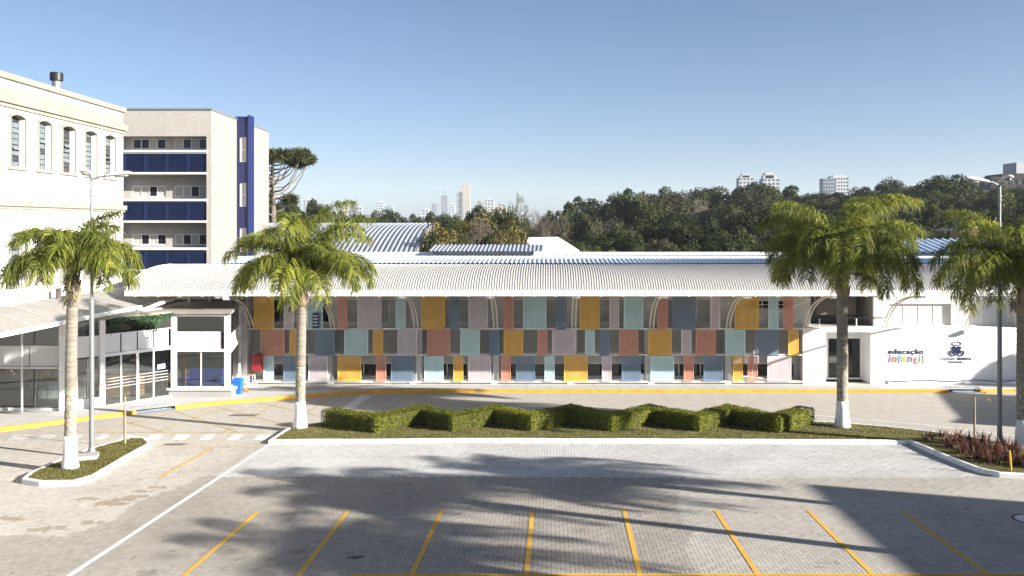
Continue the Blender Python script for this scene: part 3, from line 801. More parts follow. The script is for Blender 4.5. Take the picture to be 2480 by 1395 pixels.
# columns between the windows and the stub feet of the ledge
for px in (800, 1016, 1202, 1390, 1568, 1761):
    x = XA(px, YP+0.4); MB().box(x-0.17, x+0.17, YP+0.08, YW, 0.0, 2.93).build('column', M['grey_low'], school)
for px in (725, 801, 1000, 1196, 1381, 1577, 1763):
    x = XA(px, YP); MB().box(x-0.16, x+0.16, YP-0.04, YP+0.5, 0.0, 0.078).build('foot_block', M['white_wall'], school)
for px in (1003, 1400, 1555, 1190): x = XA(px, YP); MB().box(x-0.13, x+0.13, YP+0.12, YP+0.45, 0.171, 0.52).build('air_unit', M['white_metal'], school)
# the screens
rows = {
 1: (ZA(797.5,45.87), ZA(714.5,45.87), [('mustard',615,663.6),('lilac',687.7,712),('light blue',743.4,781.5),('terracotta',817,841),('lilac',866,923.6),('light blue',958.6,982),('mustard',1020,1077.6),('slate blue',1089,1112.5),('lilac',1135,1182),('terracotta',1220,1244),('light blue',1267,1323),('slate blue',1346.8,1369.6),('mustard',1405,1452),('lilac',1476,1499),('light blue',1510.7,1557.7),('terracotta',1592.8,1617),('slate blue',1629,1685.4),('lilac',1720,1744),('mustard',1779.7,1837.6),('light blue',1861,1885),('terracotta',1897,1921)]),
 2: (ZA(860.5,45.87), ZA(800,45.87), [('terracotta',631.5,689),('mustard',701.5,725),('slate blue',763,810),('light blue',834,891.5),('mustard',903.5,927.7),('lilac',963,1010.5),('terracotta',1034.6,1090.8),('light blue',1115,1161.6),('slate blue',1185.7,1208.7),('mustard',1220,1267),('terracotta',1302,1325.6),('lilac',1337,1393.5),('light blue',1417,1440),('slate blue',1452,1475.6),('terracotta',1499,1546),('mustard',1570,1626.7),('lilac',1650,1674),('terracotta',1685.4,1733),('light blue',1757.5,1804.8),('slate blue',1828.7,1885),('mustard',1909,1933.6)]),
 3: (ZA(923,45.87), ZA(863,45.87), [('light blue',638,662.5),('slate blue',686.4,733),('lilac',746.7,794),('mustard',818,875),('terracotta',911,935),('slate blue',947,1003),('light blue',1027.7,1074),('mustard',1098,1122),('lilac',1134.7,1189.5),('terracotta',1213.7,1237),('slate blue',1250,1296),('light blue',1319,1343),('mustard',1366,1423),('lilac',1458,1481),('slate blue',1505.7,1551.6),('light blue',1575.5,1632.5),('terracotta',1656,1680),('slate blue',1704,1751),('mustard',1775,1799),('terracotta',1810.6,1835),('lilac',1858.5,1916)])}
for r, (z0, z1, lst) in rows.items():
    for c, a, b in lst:
        x0, x1 = XA(a, 45.87), XA(b, 45.87); e = 0.045; y0 = 45.86+random.uniform(-0.012, 0.012)
        fr = MB()
        ring(fr, (0,0,0), UX, NY, x0, x1, z0, z1, e, y0-0.012, y0+0.035)
        p = fr.build('screen_panel', M['edge '+c], school)
        p['label'] = f'{c} perforated screen panel'
        MB().quad((x0+e, y0, z0+e), (x1-e, y0, z0+e), (x1-e, y0, z1-e), (x0+e, y0, z1-e)).build('perforated_sheet', M['screen '+c], p)
# small hanging notice on the first floor
bn = MB().box(XA(757,YP-.2), XA(773,YP-.2), YP-0.22, YP-0.20, ZA(794,YP), ZA(757,YP)).build('hanging_notice', M['navy_text'], school)
for q in range(4):
    zz = ZA(763+q*7.5, YP); MB().box(XA(758.5,YP-.2), XA(770,YP-.2), YP-0.225, YP-0.221, zz-0.05, zz).build('notice_stripe', M['limewash'], bn)
# white entrance block on the right
E0 = Vector((13.62, YP-0.03, 0.0)); EW = XR-0.2-13.62
d0, d1 = XA(2000,YP)-13.62, XA(2108,YP)-13.62       # a deep porch with the door at its back
YD = 47.2; zt = ZA(804,YP)
wall_open(E0, UX, NY, EW, 2.93, [(d0, d1, 0.0, zt)], YD-E0.y).build('entrance_wall', M['white_wall'], school)
MB().box(13.62, XR-0.2, YP-0.05, YW, 2.932, 3.02).build('entrance_coping', M['white_wall'], school)
MB().quad((13.62, YP-0.03, 0), (13.62, YW, 0), (13.62, YW, 2.93), (13.62, YP-0.03, 2.93)).build('entrance_return', M['grey_low'], school)
D_0 = Vector((14.6, YD, 0.0)); q0, q1, qt = XA(2004,YD)-14.6, XA(2087,YD)-14.6, ZA(817,YD)
wall_open(D_0, UX, NY, 2.9, 3.0, [(q0, q1, 0.04, qt)], 0.2).build('porch_back_wall', M['white_wall'], school)
dr = window(school, D_0, UX, NY, q0, q1, 0.04, qt, 0.12, 2, 0.07, gm='glass_dark', name='entrance_door')
for q in range(5):
    bar(MB(), D_0, UX, NY, q0+0.12, q0+0.85, 0.95+q*0.07, 0.975+q*0.07, 0.055, 0.088).build('frosted_stripe', M['lamp_plastic'], dr)
fl = MB().box(XA(2328,YP), XA(2345,YP), YP-0.32, YP-0.05, ZA(805,YP), ZA(799,YP)).build('floodlight', M['lamp_plastic'], school)
MB().tube([(XA(2340,YP), YP-0.05, ZA(803,YP)), (XA(2340,YP), YP-0.3, ZA(803,YP))], 0.02, 6).build('bracket', M['lamp_plastic'], fl)
# cable sagging along the foot of the white wall
cb = MB(); pts = []
for k in range(41):
    px = 2148+k*8; pts.append((XA(px, YP), YP-0.06, ZA(921.5+1.6*math.sin(k*0.42), YP)))
cb.tube(pts, 0.018, 6).build('cable', M['navy_text'], school)
MB().tube([(XA(2148,YP),YP-0.06,ZA(921,YP)),(XA(2149,YP),YP-0.06,0.02)], 0.025, 6).build('pipe', M['grey_metal'], school)

# lettering and emblem on the white wall
def text_mesh(body, size, m, loc, parent, name, font_shear=0.0, bold=0.0, ext=0.012, rot=0.0, sx=1.0, space=1.0):
    cu = bpy.data.curves.new(name, 'FONT'); cu.body = body; cu.size = size; cu.extrude = ext; cu.offset = bold; cu.shear = font_shear; cu.resolution_u = 3; cu.space_character = space
    t = bpy.data.objects.new(name, cu); COL.objects.link(t)
    dg = bpy.context.evaluated_depsgraph_get(); me = bpy.data.meshes.new_from_object(t.evaluated_get(dg))
    bpy.data.objects.remove(t)
    me.materials.clear(); me.materials.append(m)
    o = bpy.data.objects.new(name, me); COL.objects.link(o); o.parent = parent
    o.location = Vector(loc)-origin(parent); o.rotation_euler = (math.radians(90), rot, 0); o.scale = (sx, 1, 1)
    return o
YT = YP-0.045
sgn = thing('wall_lettering', (XA(2195,YP), YT, ZA(865,YP)), 'lettering reading educação infantil on the white wall', 'sign')
tw = text_mesh('educação', 0.37, M['navy_text'], (XA(2150,YP), YT, ZA(856.5,YP)), sgn, 'word', bold=0.010, ext=0.006, sx=1.22, space=1.13)
wcols = {'i': (0.20,0.17,0.45), 'n': (0.55,0.17,0.09), 'f': (0.12,0.42,0.68), 'a': (0.72,0.45,0.06)}
seq = [('i',(0.20,0.17,0.45),2151,877),('n',(0.55,0.17,0.09),2159,877),('f',(0.12,0.42,0.68),2174,880),('a',(0.72,0.45,0.08),2183,876),('n',(0.22,0.19,0.47),2197,877),('t',(0.60,0.15,0.08),2212,881),('i',(0.12,0.42,0.68),2224,877),('l',(0.72,0.45,0.08),2232,880)]
for i, (ch, c, px, py) in enumerate(seq):
    mm = mat('letter_colour', c, 0.5, 0.05)
    text_mesh(ch, 0.62 if ch not in 'fl' else 0.66, mm, (XA(px,YP), YT, ZA(py,YP)), sgn, 'letter', font_shear=0.12, bold=0.014, ext=0.008, rot=math.radians(random.uniform(-6, 6)), sx=0.95)
emb = thing('wall_emblem', (XA(2316,YP), YT, ZA(850,YP)), 'navy emblem of a letter M under a halo with the college name', 'emblem')
def EP(px, py): return (XA(px,YP), YT, ZA(py,YP))
hb = MB(); hb.tube([EP(2316+11*math.cos(a), 832+4.3*math.sin(a)) for a in np.linspace(0, 2*math.pi, 25)], 0.022, 6, caps=False); hb.build('halo', M['navy_text'], emb)
mb = MB()
for pts in ([(2306,839),(2311,838),(2312,855),(2307,855)], [(2320,838),(2325,839),(2325,855),(2320,855)], [(2311,838),(2316,843),(2320,838),(2319,848),(2316,851),(2313,848)], [(2304,841),(2308,838),(2309,841),(2305,844)], [(2323,838),(2328,841),(2327,844),(2322,841)], [(2313,849),(2315,851),(2315,857),(2313,856)], [(2317,851),(2319,849),(2319,856),(2317,857)]):
    mb.prism([EP(*p) for p in pts], (0, -0.03, 0))
mb.build('monogram', M['navy_text'], emb)
for s in (-1, 1):
    sc = MB(); pts = [EP(2316+s*x, y) for x, y in ((2,858),(6,861),(11,861),(16,857),(18,852),(16,849),(12,851),(10,854),(13,856))]
    sc.tube(pts, [0.025,0.035,0.045,0.04,0.03,0.02,0.022,0.022,0.012], 6); sc.tube([EP(2316+s*x, y) for x, y in ((4,857),(8,853),(10,849),(9,846))], [0.035,0.03,0.02,0.01], 6)
    sc.build('scroll', M['navy_text'], emb)
text_mesh('COLÉGIO', 0.195, M['navy_text'], EP(2276,871.5), emb, 'word', bold=0.0, ext=0.005, sx=1.0)
text_mesh('MARISTA', 0.195, M['navy_text'], EP(2317.5,871.5), emb, 'word', bold=0.004, ext=0.005, sx=0.97)
text_mesh('PARANAENSE', 0.12, M['navy_text'], EP(2296,878.3), emb, 'word', bold=0.003, ext=0.005, sx=1.02)

# ---- corrugated sheets
def corrugated(path, x0, x1, pitch, amp, wave='trap'):
    nx = int(round((x1-x0)/pitch)); prof = []
    for i in range(nx):
        if wave == 'trap': prof += [(i*pitch, 0), (i*pitch+pitch*0.42, 0), (i*pitch+pitch*0.56, 1), (i*pitch+pitch*0.86, 1)]
        else: prof += [((i+k/6)*pitch, 0.5-0.5*math.cos(2*math.pi*k/6)) for k in range(6)]
    prof.append((nx*pitch, 0)); mb = MB(); k = len(prof); npth = len(path)
    for j, (y, z) in enumerate(path):
        a, b = path[max(0, j-1)], path[min(npth-1, j+1)]; t = Vector((b[0]-a[0], b[1]-a[1])).normalized(); nrm = Vector((-t.y, t.x))
        if nrm.y < 0: nrm = -nrm
        for x, h in prof: mb.v.append((x0+x, y+nrm.x*h*amp, z+nrm.y*h*amp))
    for j in range(npth-1):
        for i in range(k-1): mb.f.append((j*k+i, j*k+i+1, (j+1)*k+i+1, (j+1)*k+i))
    return mb

# ---- barrel canopy over the pavement
can = thing('barrel_canopy', (1.0, 43.5, 5.2), 'long white corrugated barrel canopy along the school front', 'canopy')
prof = [(41.33,5.36),(41.45,5.52),(41.7,5.70),(42.05,5.88),(42.5,6.05),(43.05,6.20),(43.7,6.31),(44.4,6.385),(45.2,6.42),(46.25,6.43)]
CX0, CX1 = -20.5, 22.5
msheet = corrugated(prof, 0, 1.0, 0.125, 0.021).mesh('roof_sheet', M['sheet'], (0, 43.5, 5.2))
for i in range(43):
    o = inst('roof_sheet', msheet, can, (CX0+i*1.0-1.0, random.uniform(-0.004,0.004), 0.006*(i % 2)))
fa = MB(); fa.box(CX0-0.02, CX1+0.02, 41.2, 41.36, 5.13, 5.40); fa.build('fascia', M['white_metal'], can)
MB().box(CX0, CX1, 41.37, 41.6, 5.14, 5.19).build('gutter', M['white_metal'], can)
for k, x in enumerate(np.arange(CX0+0.5, CX1, 1.07)): MB().box(x-0.03, x+0.03, 41.22, 41.36, 5.09, 5.128).build('gutter_clip', M['white_metal'], can)
def arc_curve(n=14):
    p0, p1, p2, p3 = Vector((45.88, 3.02)), Vector((45.35, 4.05)), Vector((44.1, 4.85)), Vector((41.65, 5.08)); out = []
    for i in range(n+1):
        t = i/n; out.append(p0*(1-t)**3+p1*3*t*(1-t)**2+p2*3*t*t*(1-t)+p3*t**3)
    return out
cv = arc_curve()
brc = MB()
for x in (-0.10, 0.10): brc.tube([(x, p.x, p.y) for p in cv], 0.032, 6)
for k in range(1, 14): brc.obox((0, cv[k].x, cv[k].y), (0.09,0,0), (0,0.022,0), (0,0,0.022))
mbr = brc.mesh('brace', M['cream_metal'], (0, 43.5, 5.2))
MBX = MB().box(-0.20, 0.20, 41.30, 41.62, 5.02, 5.128).mesh('bracket_box', M['white_metal'], (0, 43.5, 5.2))
for x in BR_X:
    b_ = inst('brace', mbr, can, (x-1.0, 0, 0)); inst('bracket_box', MBX, b_)
    MB().tube([(x, 44.3, 4.68), (x, 44.3, 6.3)], 0.022, 6).build('hanger', M['cream_metal'], can)
for y, z in ((42.6, 5.98), (43.9, 6.24), (45.2, 6.33)): MB().box(CX0+0.1, CX1-0.1, y-0.03, y+0.03, z-0.06, z).build('purlin', M['cream_metal'], can)
mbs = MB().poly([(0, y, z) for y, z in prof] + [(0, 46.25, 6.37), (0, 45.2, 6.36), (0,43.7,6.24), (0,42.5,5.98), (0,41.7,5.62), (0,41.4,5.36)])
for x in (CX0-0.01, CX1+0.01):
    q = MB(); pp = [(x, y, z+0.03) for y, z in prof] + [(x, y, z-0.06) for y, z in prof[::-1]]; q.prism(pp, (0.03, 0, 0)); q.build('end_trim', M['white_metal'], can)
sc_ = MB().box(-15.75, -15.52, 41.15, 41.35, 4.95, 5.10).build('security_camera', M['white_metal'], can)

# ---- roofs behind the canopy
def roof(path, x0, x1, pitch, amp, m, parent, name='roof_sheet', wave='sine', step=None):
    step = step or (x1-x0); n = max(1, round((x1-x0)/step)); w = (x1-x0)/n
    w = round(w/pitch)*pitch
    src = corrugated(path, 0, w, pitch, amp, wave).mesh(name, m, (0, 0, 0))
    for i in range(n):
        inst(name, src, parent, tuple(Vector((x0+i*w, 0, 0.004*(i % 2)))-origin(parent)))
roof([(46.0,6.47),(48.9,6.62)], -18.0, 25.0, 0.25, 0.06, M['blue_sheet'], school, step=1.0)
MB().box(-18.0, 25.2, 48.85, 49.2, 6.60, 6.76).build('ridge_cap', M['white_metal'], school)
roof([(49.3,6.68),(53.2,6.62)], -18.0, 25.0, 0.25, 0.06, M['blue_sheet'], school, step=1.0)
MB().box(-18.0, 25.2, 53.1, 53.4, 6.60, 6.86).build('parapet', M['white_metal'], school)
MB().box(-18.0, 25.3, 46.3, 53.1, 6.2, 6.40).build('roof_deck', M['grey_upper'], school)
hut = thing('roof_clerestory', (-4.0, 52.5, 6.6), 'low roof lantern with wavy blue-grey sheets above the school', 'roof lantern')
MB().box(-7.0, -0.95, 51.8, 54.0, 6.5, 6.92).build('wall', M['white_metal'], hut)
for q in range(4): MB().box(-6.98, -0.97, 51.77, 51.798, 6.55+q*0.09, 6.61+q*0.09).build('louvre', M['grey_metal'], hut)
roof([(51.3,6.93),(54.2,7.26)], -7.35, -0.6, 0.25, 0.07, M['galv_sheet'], hut, step=1.0)
for x in (-7.0, -5.0, -3.0, -1.1): MB().box(x-0.04, x+0.04, 51.4, 51.8, 6.80, 6.90).build('rafter_end', M['rust'], hut)
rh = thing('side_hall', (28.0, 54.0, 0), 'low hall with blue-white corrugated roof behind the right palm', 'building')
MB().box(22.6, 36.0, 52.5, 60.0, 0.0, 6.8).build('wall', M['grey_metal'], rh)
for q in range(8): MB().box(22.58, 36.02, 52.46, 52.498, 5.9+q*0.11, 5.96+q*0.11).build('louvre', M['lamp_plastic'], rh)
roof([(52.1,6.84),(56.2,7.55)], 22.5, 36.5, 0.5, 0.11, M['blue_sheet'], rh, step=1.0, wave='trap')
# gymnasium with a barrel roof
gym = thing('gymnasium', (-18.0, 78, 0), 'hall with a curved grey metal barrel roof beyond the school', 'building')
gp = []
for k in range(15):
    t = k/14; gp.append((70+t*14, 5.50+3.12*math.sin(t*math.pi/2)**0.9))
roof(gp, -28.0, -11.2, 0.42, 0.10, M['galv_sheet'], gym, step=2.1, wave='trap')
q = MB(); q.poly([(-11.25, y, z-0.02) for y, z in gp] + [(-11.25, 84, 0), (-11.25, 70, 0)]); q.build('end_wall', M['interior'], gym)
MB().box(-27.9, -11.3, 70.05, 70.25, 0, 5.5).build('front_wall', M['old_white'], gym)
tr_ = MB(); tr_.tube([(-11.17, y, z+0.05) for y, z in gp], 0.09, 6); tr_.build('roof_edge', M['galv_sheet'], gym)
an = MB().tube([(-14.6, 82, 8.7), (-14.6, 82, 9.2)], 0.03, 5).build('vent_pipe', M['grey_metal'], gym)
ann = thing('white_annexe', (0.5, 74, 0), 'small annexe with a plain white hipped roof among the trees', 'building')
A_ = MB(); e0, e1, r0, r1 = P(1268,621,68), P(1410,621,68), P(1279,575,80), P(1351,573.5,80)
A_.quad(e0, e1, r1, r0); A_.poly([e1, (e1.x+0.3, 84, e1.z), r1]); A_.poly([e0, r0, (e0.x-0.3, 84, e0.z)])
A_.build('roof', M['white_wall'], ann)
MB().box(e0.x+0.3, e1.x-0.3, 68.4, 83, 0, e0.z-0.05).build('wall', M['old_white'], ann)

# ---- old white building on the left -----------------------------------------------------
dA = Vector((-0.048, 1, 0)).normalized()             # runs away from the viewer
nA = Vector((dA.y, -dA.x, 0))                        # faces the yard
cA = Vector((-23.0, 46.0, 0))                        # far corner
old = thing('old_white_building', (cA.x, cA.y-12, 0), 'old white building with arched windows and beige mouldings', 'building')
LEN = 26.0
OA = cA - dA*LEN
def uA(px):                                          # distance along the wall of a picture column
    t = (px-VX)/F; # OA.x + dA.x*s = t*(OA.y + dA.y*s)
    return (t*OA.y-OA.x)/(dA.x-t*dA.y)
def zA(px, py):
    s = uA(px); y = OA.y+dA.y*s; return CAMZ-(py-VY)/F*y
wins = [(24,60),(92,123),(150,181),(205,233),(253,278)]
ZB = 4.35
ops = []; wz = []
for a, b in wins:
    ops.append((uA(a), uA(b), 11.03-ZB, 13.22-ZB)); ops.append((uA(a), uA(b), 6.05-ZB, 8.25-ZB))
sp = uA(150)-uA(92)
for k in range(1, 5):
    a = uA(24)-sp*k*1.02; ops.append((a, a+1.08, 11.03-ZB, 13.22-ZB)); ops.append((a, a+1.08, 6.05-ZB, 8.25-ZB))
OB = OA+ZV*ZB
wall_open(OB, dA, nA, LEN, 14.7-ZB, ops, 0.30).build('wall', M['old_white'], old)
# far end and body
MB().quad(cA+ZV*ZB, cA-nA*14+ZV*ZB, cA-nA*14+ZV*14.7, cA+ZV*14.7).build('end_wall', M['old_white'], old)
MB().quad(OA+ZV*14.7, cA+ZV*14.7, cA-nA*14+ZV*14.7, OA-nA*14+ZV*14.7).build('flat_roof', M['concrete'], old)
b_ = MB(); bar(b_, OA, dA, nA, 0.02, LEN-0.02, ZB, 14.6, 0.9, 13.8); b_.build('core', M['interior'], old)
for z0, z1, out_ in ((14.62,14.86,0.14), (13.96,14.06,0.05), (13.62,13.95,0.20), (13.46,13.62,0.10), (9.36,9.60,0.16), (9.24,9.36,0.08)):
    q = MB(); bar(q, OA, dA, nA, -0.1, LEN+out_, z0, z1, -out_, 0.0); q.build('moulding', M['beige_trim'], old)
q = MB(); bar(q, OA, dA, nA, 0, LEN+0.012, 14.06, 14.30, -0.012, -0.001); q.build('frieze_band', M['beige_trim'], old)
for k in range(7):
    q = MB(); bar(q, OA, dA, nA, LEN-0.02-k*3.75, LEN-k*3.75, 14.061, 14.61, -0.02, -0.001); q.build('joint_strip', M['beige_trim'], old)
def arch_window(a, b, z0, z1):
    r = b-a; rise = 0.13; N = 8
    def head(t): return z1-rise*(2*t-1)**2
    w = MB()                                          # surround standing proud of the wall, with a segmental arch
    fw = 0.10
    bar(w, OA, dA, nA, a-fw, a+0.0, z0, z1-rise, -0.06, 0.0); bar(w, OA, dA, nA, b, b+fw, z0, z1-rise, -0.06, 0.0)
    for i in range(N):
        t0, t1 = i/N, (i+1)/N
        lo0, lo1 = head(t0), head(t1)
        A0, A1 = a-fw+(r+2*fw)*t0, a-fw+(r+2*fw)*t1
        B0, B1 = a+r*t0, a+r*t1
        pts = [OA+dA*B0+ZV*lo0, OA+dA*B1+ZV*lo1, OA+dA*A1+ZV*(lo1+fw), OA+dA*A0+ZV*(lo0+fw)]
        w.prism(pts, nA*0.06)
        pts = [OA+dA*B0+ZV*lo0-nA*0.02, OA+dA*B1+ZV*lo1-nA*0.02, OA+dA*B1+ZV*(z1+0.001)-nA*0.02, OA+dA*B0+ZV*(z1+0.001)-nA*0.02]
        w.prism(pts, -nA*0.26)
    o = w.build('arched_window', M['beige_trim'], old)
    q = MB(); bar(q, OA, dA, nA, a-0.2, b+0.2, z0-0.13, z0, -0.12, 0.05); q.build('sill', M['beige_trim'], o)
    q = MB(); bar(q, OA, dA, nA, a, a+0.05, z0, z1, 0.22, 0.28); bar(q, OA, dA, nA, b-0.05, b, z0, z1, 0.22, 0.28); bar(q, OA, dA, nA, (a+b)/2-0.02, (a+b)/2+0.02, z0, z1, 0.22, 0.28)
    q.build('frame', M['grey_metal'], o)
    n = 9
    for i in range(n):                                # tilting panes
        for s in (0, 1):
            h0 = z0+0.03+(z1-z0-0.05)*i/n; h1 = z0+(z1-z0-0.05)*(i+1)/n
            tilt = random.choice([0.0, 0.0, 0.05, 0.12]) if 1 < i < 7 else 0.0
            u0 = a+0.05+(r-0.1)*s/2+0.02*s; u1 = a+0.05+(r-0.1)*(s+1)/2-0.02*(1-s)
            p = MB().quad(OA+dA*u0+ZV*h0-nA*(0.25-tilt), OA+dA*u1+ZV*h0-nA*(0.25-tilt), OA+dA*u1+ZV*h1-nA*(0.25+tilt*0.3), OA+dA*u0+ZV*h1-nA*(0.25+tilt*0.3))
            p.build('pane', M['glass_blue'] if random.random() < 0.75 else M['glass_dark'], o)
for k, o_ in enumerate(ops):
    s = o_[0]; y = OA.y+s
    px = VX+(OA.x+dA.x*s)/y*F
    if px > -700: arch_window(o_[0], o_[1], o_[2]+ZB, o_[3]+ZB)
# black chimney and a scrap of tiled roof
ch = thing('flue', (XA(137,44), 44, 14.7), 'black capped metal flue on the white building roof', 'chimney')
c0 = P(137,212,44)
MB().tube([(c0.x,c0.y,14.7),(c0.x,c0.y,ZA(190,44))], 0.2, 16).build('pipe', M['grey_metal'], ch, smooth=False)
MB().tube([(c0.x,c0.y,ZA(197,44)),(c0.x,c0.y,ZA(195,44)),(c0.x,c0.y,ZA(177,44)),(c0.x,c0.y,ZA(176,44))], [0.2,0.31,0.31,0.28], 18).build('cap', M['black_metal'], ch)
tl = MB(); t0 = P(-60,185,34); tl.quad((t0.x-6,34,15.0),(XA(30,38)-1.0,38,15.05),(XA(30,38)-6,42,16.6),(t0.x-8,36,16.6)); tl.build('tiled_roof', mat('clay_roof_tile',(0.28,0.12,0.07),0.8,0.3,6.0), old)
wire = MB(); pts = [P(5+ k*9, 728-0.055*(k*9)-6*abs(math.sin(k*0.45))+5, 38+k*0.22) for k in range(30)]; wire.tube(pts, 0.018, 5); wire.build('loose_cable', M['rust'], old)
vp = P(141,706,38.5); MB().box(vp.x-0.08, vp.x+0.08, 38.4, 38.6, vp.z-0.3, vp.z+0.15).build('vent_cowl', M['rust'], old)

# ---- awning along the old building
aw = thing('side_awning', (-21.5, 36, 4.6), 'pale sheet awning on the side of the old white building', 'awning')
def awn_pt(t, s):                                     # t along, s from front edge (0) to wall (1)
    y = 24+t*21.4; xw = cA.x+dA.x*(y-46); xf = -20.05-0.02*(44-y)*0.2
    return Vector((xf+(xw-xf)*s, y, 4.62+0.62*math.sin(s*math.pi/2)))
NSH = 14
for i in range(NSH):
    v = MB(); rows_ = []
    for s in np.linspace(0, 1, 8):
        a, b = awn_pt(i/NSH, s), awn_pt((i+1)/NSH-0.0006, s); z = 0.006*(i % 2); rows_.append([(a.x,a.y,a.z+z),(b.x,b.y,b.z+z)])
    for k in range(7): v.quad(rows_[k][0], rows_[k][1], rows_[k+1][1], rows_[k+1][0])
    v.build('awning_sheet', M['awning_sheet'], aw)
    if i:
        v = MB(); v.tube([awn_pt(i/NSH, s)+ZV*0.02 for s in np.linspace(0,1,8)], 0.018, 5); v.build('seam', M['sheet'], aw)
g_ = MB(); a, b = awn_pt(0,0), awn_pt(1,0); g_.obox((a+b)/2-ZV*0.07+Vector((0.05,0,0)), (b-a)/2, Vector((0.06,0,0)), Vector((0,0,0.08))); g_.build('gutter', M['white_metal'], aw)
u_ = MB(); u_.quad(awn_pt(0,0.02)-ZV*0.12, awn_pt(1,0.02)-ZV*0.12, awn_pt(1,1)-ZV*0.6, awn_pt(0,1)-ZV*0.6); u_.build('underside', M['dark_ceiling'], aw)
po = G(53,1003); po = Vector((XA(53,37.0), 37.0, zs(37.0)))
MB().tube([po, (po.x,po.y,4.5)], 0.045, 8).build('post', M['white_metal'], aw)
d_ = MB(); d_.tube([P(325,757,40.2), P(360,752,41), P(440,740,43.5), P(452,752,44.5), P(575,755,45.5)], 0.06, 8); d_.build('downpipe', M['cream_metal'], aw)
d_ = MB(); d_.tube([P(330,757,39.6), P(440,715,43.0)], 0.09, 8); d_.build('gutter_pipe', M['cream_metal'], aw)

# ---- glazed entrance under the awning
shop = thing('glass_entrance', (-18.5, 39.5, zs(39.5)), 'glazed entrance pavilion with white frames and sliding doors', 'building')
def shop_wall(A, B, z0, z1, panes, levels, glass='glass', post=0.09):
    """posts and rails between two plan points; levels = list of (z, rail half height); returns frame data"""
    A, B = Vector((A[0],A[1],0)), Vector((B[0],B[1],0)); L = (B-A).length; u = (B-A).normalized(); n = Vector((u.y, -u.x, 0))
    return A, u, n, L
def frame_post(A, u, n, s, z0, z1, w=0.05, d=0.06, m='white_metal', name='post'):
    q = MB(); bar(q, A, u, n, s-w, s+w, z0, z1, -d, d); return q.build(name, M[m], shop)
def frame_rail(A, u, n, s0, s1, z, h=0.04, d=0.05, m='white_metal', name='rail'):
    q = MB(); bar(q, A, u, n, s0, s1, z-h, z+h, -d, d); return q.build(name, M[m], shop)
def pane(A, u, n, s0, s1, z0, z1, m='glass', off=0.0, name='pane'):
    q = MB(); bar(q, A, u, n, s0, s1, z0, z1, off-0.006, off+0.006); return q.build(name, M[m], shop)
M['panel_white'] = mat('white_infill_panel', (0.74, 0.745, 0.735), 0.35, 0.04, 0.8)
# front bay (box)
zb = zs(41.0); YB = 41.0
pA, u, n, L = shop_wall((XA(416,YB), YB), (XA(557,YB), YB), 0, 0, 2, [])
zz = lambda py: ZA(py, YB)
q = MB(); bar(q, pA, u, n, -0.12, L+0.12, zb-0.15, zz(944), -0.08, 0.4); q.build('plinth', M['concrete'], shop)
q = MB(); bar(q, pA, u, n, -0.2, L+0.2, zz(944)+0.001, zz(939), -0.16, 0.4); q.build('sill', M['white_metal'], shop)
for s, w in ((0.12, 0.12), (L-0.12, 0.12)): frame_post(pA, u, n, s, zz(938.5), zz(763), w, 0.1)
frame_rail(pA, u, n, 0.24, L-0.24, zz(848), 0.06, 0.09); frame_rail(pA, u, n, 0.24, L-0.24, zz(764), 0.04, 0.08)
frame_post(pA, u, n, L/2+0.02, zz(938.5), zz(849.5)+0.0, 0.02, 0.04)
frame_rail(pA, u, n, 0.24, L-0.24, zz(937), 0.03, 0.08)
pane(pA, u, n, 0.24, L/2, zz(936.5), zz(850)); pane(pA, u, n, L/2+0.04, L-0.24, zz(936.5), zz(850))
for s0, s1 in ((0.26, L/2-0.01), (L/2+0.03, L-0.42)): pane(pA, u, n, s0, s1, zz(846)+0.001, zz(803), 'panel_white', 0.0, 'infill_panel')
pane(pA, u, n, 0.24, L-0.24, zz(802.5), zz(766), 'glass', 0.0)
# right flank of the bay
B0 = Vector((XA(557,YB), YB, 0)); B1 = Vector((XA(582,45.9), 45.9, 0)); uF = (B1-B0).normalized(); nF = Vector((uF.y, -uF.x, 0)); LF = (B1-B0).length
frame_post(B0, uF, nF, LF-0.3, zb-0.2, zz(763), 0.3, 0.06, 'white_wall'); frame_rail(B0, uF, nF, 0.1, LF-0.6, zz(850), 0.08, 0.06)
pane(B0, uF, nF, 0.1, LF-0.6, zz(846), zz(812), 'panel_white', 0.0, 'infill_panel'); pane(B0, uF, nF, 0.1, LF-0.6, zz(811), zz(768)); pane(B0, uF, nF, 0.1, LF-0.6, zz(936), zz(854))
q = MB(); bar(q, B0, uF, nF, 0.0, LF, zb-0.4, zz(938), -0.05, 0.2); q.build('plinth', M['white_wall'], shop)
